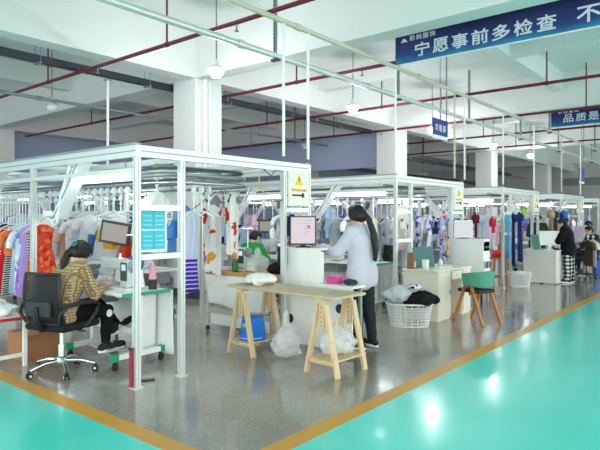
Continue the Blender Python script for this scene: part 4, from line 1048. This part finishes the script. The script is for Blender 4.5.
# apron cloth with violet striped end
t = tag(MB().sheet(lambda u, v: (.145 * (u - .5) * (1 + .25 * v) + .01 * sin(7 * v), .012 * sin(14 * u + 3 * v), -.95 * v + .05 * (u - .5) * v), 14, 30, .005).build('hanging_cloth', stripes('#c6cfe6', '#5a30b4', .05, 2, .72, -.55)), 'pale lavender cloth with violet striped end hanging behind the second front post', 'cloth')
p = P(191, 211, 6.55); t.location = p; t.rotation_euler = (0, 0, YAW - pi / 2 + .5)
r_ = thing('hanging_rod', 'thin rod carrying the lavender cloth and the poppy-print cloths', 'rod', (0, 0, 0))
MB().tube([(p.x - .1, p.y - .12, p.z + .01), (p.x, p.y, p.z + .01), (4.76, 5.3, 1.79), (4.76, 6.02, 1.84)], .008, 8).build('rod', STEEL, r_)
MB().tube([(4.76, 5.3, 1.79), (4.76, 4.72, 1.79)], .008, 8).build('rod', STEEL, r_)
POPPY = spots('#f4f3ef', ['#d8382a', '#e2472f', '#26262a', '#f4f3ef', '#e9a24a', '#8f9296'], 5.0, .4, 2.3)
for n, (ya, yb, dz, lab) in enumerate(((5.56, 5.16, 1.04, 'larger white cloth printed with red poppies, left'), (5.14, 4.86, .8, 'smaller white cloth printed with red poppies, right'))):
    w = ya - yb
    t = tag(MB().sheet(lambda u, v: (.02 * sin(10 * u + 2 * v) + .01 * sin(23 * u), -w * u * (1 - .1 * v) - .05 * v * w, -dz * v + .03 * sin(6 * u) * v), 20, 24, .005).build('hanging_cloth', POPPY), lab + ' above the packing table', 'cloth', 'poppy-print cloths')
    t.location = (4.76, ya, 1.785)
    for u in (.1, .9): MB().cbox((0, -w * u, .0), (.02, .015, .04)).build('clip', GREY, t)
# rows of bare hangers on the two near rails
for n in range(14):
    o = bpy.data.objects.new('garment_hanger', HM[.27]); C.objects.link(o); o.location = (LX + .0, 5.2 + .13 * n, TZ); o.rotation_euler = (0, 0, .3 * ((n * 3) % 5 - 2) * .4)
    tag(o, 'empty white hanger, %s from the front, on the left conveyor run of the nearest frame' % D(n + 1), 'hanger', 'empty hangers by the seated woman')
for n in range(3):
    o = bpy.data.objects.new('garment_hanger', HM[.27]); C.objects.link(o); o.location = (LX + .28 + .1 * n, 4.46, TZ); o.rotation_euler = (0, 0, 1.57 + .2 * ((n * 3) % 5 - 2) * .4)
    tag(o, 'empty white hanger, %s from the left, on the front bend of the nearest conveyor' % D(n + 1), 'hanger', 'empty hangers on the near conveyor bend')
# ================================================================= PEOPLE
def frame3(d, up=(0, 0, 1)):
    z = V(d).normalized(); x = V(up).cross(z).normalized(); y = z.cross(x); return Matrix((x, y, z)).transposed()
def person(label, loc, rz, J, sty, vox=.012):
    """J: joints in a local frame, +x forward, +y to the person's left"""
    t = thing('person', label, 'person', loc, rz)
    j = {k: V(v) for k, v in J.items()}
    S = sty.get('s', 1.0)
    sk = sty.get('skin', SKIN); b = MB()
    # head
    hf = V(sty.get('face', (1, 0, 0))).normalized(); side = V((0, 0, 1)).cross(hf).normalized(); up = hf.cross(side)
    HMx = Matrix((hf, side, up)).transposed(); h = j['head']
    def hp(x, y, z): return h + HMx @ V((x, y, z))
    b.ell(hp(-.006, 0, .022), (.096, .076, .094), HMx); b.ell(hp(.022, 0, -.04), (.066, .058, .072), HMx); b.ell(hp(.045, 0, -.09), (.03, .03, .022), HMx)
    b.cap(hp(.088, 0, .02), .010, hp(.106, 0, -.02), .015); b.ell(hp(.082, 0, -.056), (.014, .024, .009), HMx)
    for s in (-1, 1): b.ell(hp(.0, s * .077, -.005), (.02, .01, .032), HMx)
    b.cap(hp(-.03, 0, -.05), .052, j['neck'], .054)
    w = sty.get('w', .17)
    def torso(m, g):
        ch, pe, nk = j['chest'], j['pelvis'], j['neck']
        lat = (j['shL'] - j['shR']).normalized(); lh = (j['hipL'] - j['hipR']).normalized()
        mid = ch.lerp(pe, .55)
        for q in (-1, -.33, .33, 1):
            m.cap(ch + lat * .085 * q, .1 + g, mid + lat * .062 * q, .09 + g); m.cap(mid + lat * .062 * q, .09 + g, pe + lh * .075 * q, .1 + g)
        for s_ in ('L', 'R'): m.cap(nk - V((0, 0, .035)), .045 + g, j['sh' + s_], .052 + g)
        m.cap(nk - V((0, 0, .03)), .055 + g * .6, ch, .1 + g)
    def arm(m, s_, g, upto=1.0):
        sh, el, wr = j['sh' + s_], j['el' + s_], j['wr' + s_]
        m.cap(sh, .052 + g, el, .038 + g); e = el.lerp(wr, upto); m.cap(el, .038 + g, e, .038 + g - .012 * upto)
    def leg(m, s_, g, upto=1.0):
        hi, kn, an = j['hip' + s_], j['kn' + s_], j['an' + s_]
        m.cap(hi, .085 + g, kn, .055 + g); m.cap(kn, .053 + g, kn.lerp(an, .3), .054 + g); m.cap(kn.lerp(an, .3), .054 + g, kn.lerp(an, upto), .034 + g)
    torso(b, -.012)
    for s_ in ('L', 'R'):
        arm(b, s_, -.006); leg(b, s_, -.012)
        an, to = j['an' + s_], j['toe' + s_]; d = to - an; d.z = 0; d.normalize(); pi_ = V(sty.get('fp' + s_, (d.x, d.y, 0))).normalized(); uu = pi_.cross(V((-d.y, d.x, 0)))
        f0 = V((an.x, an.y, an.z - .075)); b.cap(an, .034, f0 + uu * .05, .028); b.cap(f0 + uu * .045, .028, f0 + pi_ * .13 + uu * .038, .024)
        # hand: palm, four fingers and a thumb
        el, wr = j['el' + s_], j['wr' + s_]; d = V(sty.get('hd' + s_, wr - el)).normalized()
        pn = V(sty.get('palm', (0, 0, -1))); pn = (pn - d * pn.dot(d)).normalized(); ac = d.cross(pn)
        if s_ == 'R': ac = -ac
        for q in (-.026, -.009, .009, .026): b.cap(wr + ac * q * .6, .017, wr + d * .075 + ac * q, .013)
        for q, ln in ((-.03, .058), (-.01, .072), (.01, .078), (.03, .066)):
            a0 = wr + d * .075 + ac * q; a1 = a0 + d * ln * .5 + pn * .006 + ac * q * .1; a2 = a1 + d * ln * .42 + pn * .022
            b.cap(a0, .0095, a1, .0088); b.cap(a1, .0088, a2, .0075)
        th = 1 if True else -1
        a0 = wr + d * .025 + ac * .025; a1 = a0 + ac * .03 + d * .03 + pn * .008; a2 = a1 + d * .035 + pn * .012 + ac * .006
        b.cap(a0, .014, a1, .0105); b.cap(a1, .0105, a2, .009)
    b.solid('body', sk, vox * .7, t, 2)
    # clothes
    g = sty.get('g', .016); c = MB(); torso(c, g)
    for s_ in ('L', 'R'):
        arm(c, s_, g * sty.get('sg', 1.0), sty.get('sleeve', .92))
    pe = j['pelvis']; lh = (j['hipL'] - j['hipR']).normalized(); hem = V(sty.get('hem', (0, 0, -.1)))
    for q in (-1, 0, 1): c.cap(pe + lh * .08 * q, .105 + g, pe + hem + lh * .085 * q, .105 + g)
    o = c.solid(sty.get('topname', 'jacket'), sty['top'], vox, t, 3, None, (.022, .09))
    c = MB()
    for s_ in ('L', 'R'): leg(c, s_, sty.get('lg', .008), .96); c.cap(pe, .1, j['hip' + s_], .092)
    if sty.get('wide'):
        for s_ in ('L', 'R'): c.cap(j['hip' + s_], .1, j['an' + s_] + V((0, 0, .06)), .085)
    c.solid('trousers', sty['bot'], vox, t, 3, None, (.015, .08))
    for s_ in ('L', 'R'):
        an, to = j['an' + s_], j['toe' + s_]; d = (to - an); d.z = 0; d.normalize(); hl = an - d * .035; zz = sty.get('fz' + s_, 0.0)
        sd = V((-d.y, d.x, 0)); base = V((an.x, an.y, an.z - .075))
        pitch = V(sty.get('fp' + s_, (d.x, d.y, 0))).normalized(); upv = sd.cross(pitch) * -1; upv = pitch.cross(sd)
        FM = Matrix((pitch, sd, upv)).transposed()
        s = MB()
        def fp(x, y, z): return base + FM @ V((x, y, z))
        for x0, r_ in ((-.03, .036), (.05, .042), (.14, .044), (.18, .034)): s.ell(fp(x0, 0, .045), (.06, r_, .04), FM)
        s.cap(fp(-.01, 0, .05), .038, fp(.0, 0, .09), .04)
        u = s.solid('shoe', sty.get('shoe', BLACK), .008, t, 2)
        k = MB(); pts = []
        for a in range(20):
            an_ = 2 * pi * a / 20; pts.append(fp(.07 + .155 * cos(an_), (.045 + .008 * cos(an_)) * sin(an_), 0))
        k.extrude(pts, upv * .028); so = k.build('sole', sty.get('sole', WHITE), u); 
    # hair
    hm = MB(); st = sty.get('hair', 'pony')
    hm.ell(hp(-.02, 0, .03), (.092, .084, .093), HMx); hm.ell(hp(-.045, 0, -.005), (.075, .084, .09), HMx); hm.ell(hp(.035, 0, .085), (.06, .07, .04), HMx)
    for s in (-1, 1): hm.ell(hp(.02, s * .068, .045), (.045, .02, .045), HMx)
    if st == 'pony':
        for s in (-1, 1): hm.ell(hp(-.005, s * .07, -.0), (.055, .022, .06), HMx)
        pts = [hp(-.1, 0, .03)] + [V(q) for q in sty['tail']]
        rs = sty.get('tailr', [.03, .045, .05, .045, .03])
        for a in range(len(pts) - 1): hm.cap(pts[a], rs[a], pts[a + 1], rs[a + 1])
    elif st == 'bun': hm.ell(hp(-.115, 0, .05), .045)
    hr = hm.solid('hair', HAIR, .009, t, 2, None, (.012, .03))
    if st == 'pony' and 'band' in sty:
        q = MB(); q.tube([hp(-.125 + .0 * cos(a * pi / 6), .022 * cos(a * pi / 6), .03 + .022 * sin(a * pi / 6)) for a in range(12)], .009, 8, True); q.build('hair_band', sty['band'], hr)
    for s in (-1, 1):
        MB().ell(hp(.083, s * .032, .012), (.009, .014, .008), HMx, 10, 6).build('eye', mat('#22201f', .2), t)
        MB().tube([hp(.088, s * .018, .036), hp(.089, s * .034, .041), hp(.08, s * .05, .036)], .004, 6).build('eyebrow', HAIR, t)
    MB().ell(hp(.094, 0, -.058), (.005, .022, .006), HMx, 10, 6).build('mouth', mat('#a8524a', .5), t)
    if sty.get('mask'):
        m = MB(); m.ell(hp(.055, 0, -.045), (.062, .066, .058), HMx); m.build('face_mask', cloth('#e9eff4'), t)
    return t
# woman seated at the near sewing station
J = dict(pelvis=(.0, 0, .57), chest=(.1, 0, .9), neck=(.145, 0, 1.045), head=(.215, .0, 1.125), shL=(.13, .17, .97), shR=(.13, -.17, .97), elL=(.2, .25, .75), elR=(.21, -.24, .73), wrL=(.4, .14, .8), wrR=(.4, -.12, .8),
         hipL=(.02, .09, .56), hipR=(.02, -.09, .56), knL=(.46, .11, .6), knR=(.42, -.13, .55), anL=(.62, -.02, .36), anR=(.4, -.13, .215), toeL=(.8, -.05, .38), toeR=(.6, -.13, .2))
person('seated woman in a brown herringbone knitted top bending over the near sewing machine', (2.65, 5.13, 0), .05, J,
       dict(top=knit('#8a6f50', '#cdb792'), topname='knitted_top', bot=cloth('#131417', .2), shoe=mat('#17181b', .7), sole=WHITE, g=.018, sleeve=.8, face=(.8, .2, -.55), hair='pony', band=mat('#3c8c82', .7), hem=(-.02, 0, -.03), tail=[(.08, .02, 1.12), (.055, .02, 1.06), (.045, .02, 1.0), (.045, .02, .96)], tailr=[.024, .032, .038, .036, .02], fpL=(.9, 0, .35), palm=(0, 0, -1)))
t = thing('badge', 'white round emblem on the knee of the seated woman', 'badge', (0, 0, 0))
# long-haired woman standing at the inspection desk
J = dict(pelvis=(0, 0, .88), chest=(.03, 0, 1.2), neck=(.03, 0, 1.37), head=(.07, .0, 1.49), shL=(.03, .175, 1.3), shR=(.03, -.175, 1.3), elL=(.18, .24, 1.08), elR=(.16, -.25, 1.08), wrL=(.42, .2, 1.13), wrR=(.4, -.1, 1.12),
         hipL=(0, .09, .86), hipR=(0, -.09, .86), knL=(.03, .1, .48), knR=(-.02, -.1, .48), anL=(-.02, .11, .085), anR=(-.07, -.11, .085), toeL=(.13, .14, .04), toeR=(.08, -.14, .04))
person('standing woman with a long black ponytail in a pale grey-lilac jacket', (5.31, 3.47, 0), 1.62, J,
       dict(top=cloth('#c9c6d6', .05), bot=cloth('#2c2f36', .15), shoe=mat('#1b1c20', .6), sole=WHITE, g=.03, sleeve=.9, face=(.95, -.22, -.2), hair='pony', hem=(0, 0, -.1), tail=[(-.09, .0, 1.44), (-.135, -.03, 1.27), (-.15, -.04, 1.12), (-.14, -.05, 1.0)], tailr=[.028, .034, .04, .037, .024], lg=.02))
# person in plaid trousers
J = dict(pelvis=(0, 0, .8), chest=(.05, 0, 1.08), neck=(.07, 0, 1.24), head=(.13, .0, 1.33), shL=(.06, .19, 1.17), shR=(.06, -.19, 1.17), elL=(.16, .26, .95), elR=(.14, -.26, .95), wrL=(.38, .15, .93), wrR=(.36, -.12, .93),
         hipL=(0, .1, .78), hipR=(0, -.1, .78), knL=(.02, .12, .43), knR=(0, -.12, .43), anL=(0, .13, .085), anR=(-.03, -.13, .085), toeL=(.16, .15, .04), toeR=(.12, -.16, .04))
pp = G(567, 285)
pp = V((13.55, 3.35, 0))
person('standing person in a black sweater and black and white plaid trousers', pp, 1.65, J,
       dict(top=cloth('#14161b', .25), topname='sweater', bot=plaid('#15171c', '#e4e6e8', .085), wide=True, g=.05, sleeve=.95, face=(.9, .1, -.3), hair='bun', hem=(0, 0, -.08), lg=.03, w=.2), .014)
STAND = dict(pelvis=(0, 0, .86), chest=(.05, 0, 1.16), neck=(.07, 0, 1.33), head=(.13, .0, 1.43), shL=(.05, .17, 1.26), shR=(.05, -.17, 1.26), elL=(.16, .23, 1.03), elR=(.15, -.23, 1.03), wrL=(.38, .15, .98), wrR=(.37, -.14, .98),
         hipL=(0, .09, .84), hipR=(0, -.09, .84), knL=(.02, .1, .47), knR=(0, -.1, .47), anL=(0, .11, .085), anR=(-.03, -.11, .085), toeL=(.15, .13, .04), toeR=(.12, -.13, .04))
q = P(537, 285, 14.3); person('man in a dark green sweater standing behind the white panelled desk', (q.x, q.y, 0), 3.6, STAND, dict(top=cloth('#2b4038', .2), topname='sweater', bot=cloth('#22252c'), g=.02, face=(.9, 0, -.45), hair='short', skin=SKINP), .016)
BEND = dict(STAND); BEND.update(pelvis=(-.1, 0, .84), chest=(.12, 0, 1.1), neck=(.24, 0, 1.23), head=(.34, .0, 1.26), shL=(.17, .17, 1.17), shR=(.17, -.17, 1.17), elL=(.3, .22, .95), elR=(.3, -.22, .95), wrL=(.5, .12, .9), wrR=(.5, -.12, .9), hipL=(-.1, .09, .82), hipR=(-.1, -.09, .82))
q = P(577, 285, 15.2); person('person in a pale pink-lilac shirt bending forward behind the one in plaid trousers', (q.x, q.y, 0), -.7, BEND, dict(top=cloth('#d9c3dc'), topname='shirt', bot=cloth('#2a2d36'), g=.02, face=(.8, 0, -.5), hair='short'), .016)
SIT = dict(pelvis=(.0, 0, .57), chest=(.08, 0, .88), neck=(.12, 0, 1.04), head=(.19, .0, 1.13), shL=(.1, .17, .97), shR=(.1, -.17, .97), elL=(.18, .24, .75), elR=(.18, -.24, .75), wrL=(.4, .14, .8), wrR=(.4, -.14, .8),
         hipL=(.02, .09, .56), hipR=(.02, -.09, .56), knL=(.42, .12, .55), knR=(.42, -.12, .55), anL=(.4, .13, .1), anR=(.4, -.13, .1), toeL=(.56, .14, .05), toeR=(.56, -.14, .05))
def work_stool(label, x, y):
    t = thing('work_stool', label, 'stool', (x, y, 0), 0, 'plain work stools')
    MB().lathe([(.0005, .42), (.16, .42), (.165, .43), (.165, .455), (.0005, .46)]).build('seat', BLACKM, t)
    for a in range(4): MB().cyl((.15 * cos(a * pi / 2), .15 * sin(a * pi / 2), 0), (.1 * cos(a * pi / 2), .1 * sin(a * pi / 2), .42), .012, 8).build('leg', STEEL, t)
person('seated worker in a bright green shirt seen beyond the packing table', (6.78, 6.72, 0), .1, SIT, dict(top=cloth('#2f9a4a'), topname='shirt', bot=cloth('#2a2d36'), face=(.85, -.1, -.5), hair='short', sleeve=.5), .014)
work_stool('stool under the worker in the green shirt', 6.76, 6.72)
person('seated worker with black hair in a grey jacket, right of the long-haired woman', (11.2, 7.0, 0), .1, SIT, dict(top=cloth('#9aa0aa'), bot=cloth('#2a2d36'), face=(.85, -.1, -.5), hair='short'), .016)
work_stool('stool under the worker in the grey jacket', 11.18, 7.0)
q = P(596, 285, 14.6); person('seated person with black hair at the far right border, in a dark top', (q.x, q.y, 0), 2.4, SIT, dict(top=cloth('#30343c', .2), bot=cloth('#2a2d36'), face=(.9, 0, -.3), hair='short'), .016)
work_stool('stool under the person at the far right border', q.x, q.y)
q = V((11.2, 10.5, 0)); person('seated worker in a blue smock, far behind the worker in green', (q.x, q.y, 0), .1, SIT, dict(top=cloth('#4a5f9a'), topname='smock', bot=cloth('#2a2d36'), face=(.85, -.1, -.5), hair='short'), .016)
work_stool('stool under the worker in the blue smock', q.x, q.y)
# the emblem sits on the seated woman's trousers: make it a part of her
w_ = [o for o in bpy.data.objects if o.name == 'person'][0]
bpy.data.objects.remove(t_ := bpy.data.objects['badge'])
e_ = MB().lathe([(.024, -.003), (.036, -.003), (.036, .003), (.024, .003)], (0, 0, 0), 18)
e_.lathe([(.0005, -.002), (.008, -.002), (.008, .002), (.0005, .002)])
e_ = e_.build('emblem', mat('#eef0f2', .6), w_); e_['label'] = 'white ring emblem on the trouser knee'; e_.location = (.4, -.198, .53); e_.rotation_euler = (pi / 2, 0, .15)
# ================================================================= LIGHT AND CAMERA
w = bpy.data.worlds.new('daylight'); sc.world = w; w.use_nodes = True
w.node_tree.nodes['Background'].inputs[0].default_value = (1, .97, .95, 1); w.node_tree.nodes['Background'].inputs[1].default_value = 2.9
cam = bpy.data.cameras.new('camera'); co = bpy.data.objects.new('camera', cam); C.objects.link(co)
cam.sensor_width = 36; cam.lens = 36 * F / 600; cam.shift_y = -(225 - HOR) / 600; cam.clip_start = .05
co.location = (0, 0, EYE); co.rotation_euler = (pi / 2, 0, YAW - pi / 2)
sc.camera = co
sc.view_settings.view_transform = 'Standard'; sc.view_settings.look = 'None'; sc.view_settings.gamma = 1; sc.view_settings.exposure = 0.17
sc.cycles.max_bounces = 8; sc.cycles.diffuse_bounces = 5; sc.cycles.sample_clamp_indirect = 8
sc.cycles.use_denoising = True
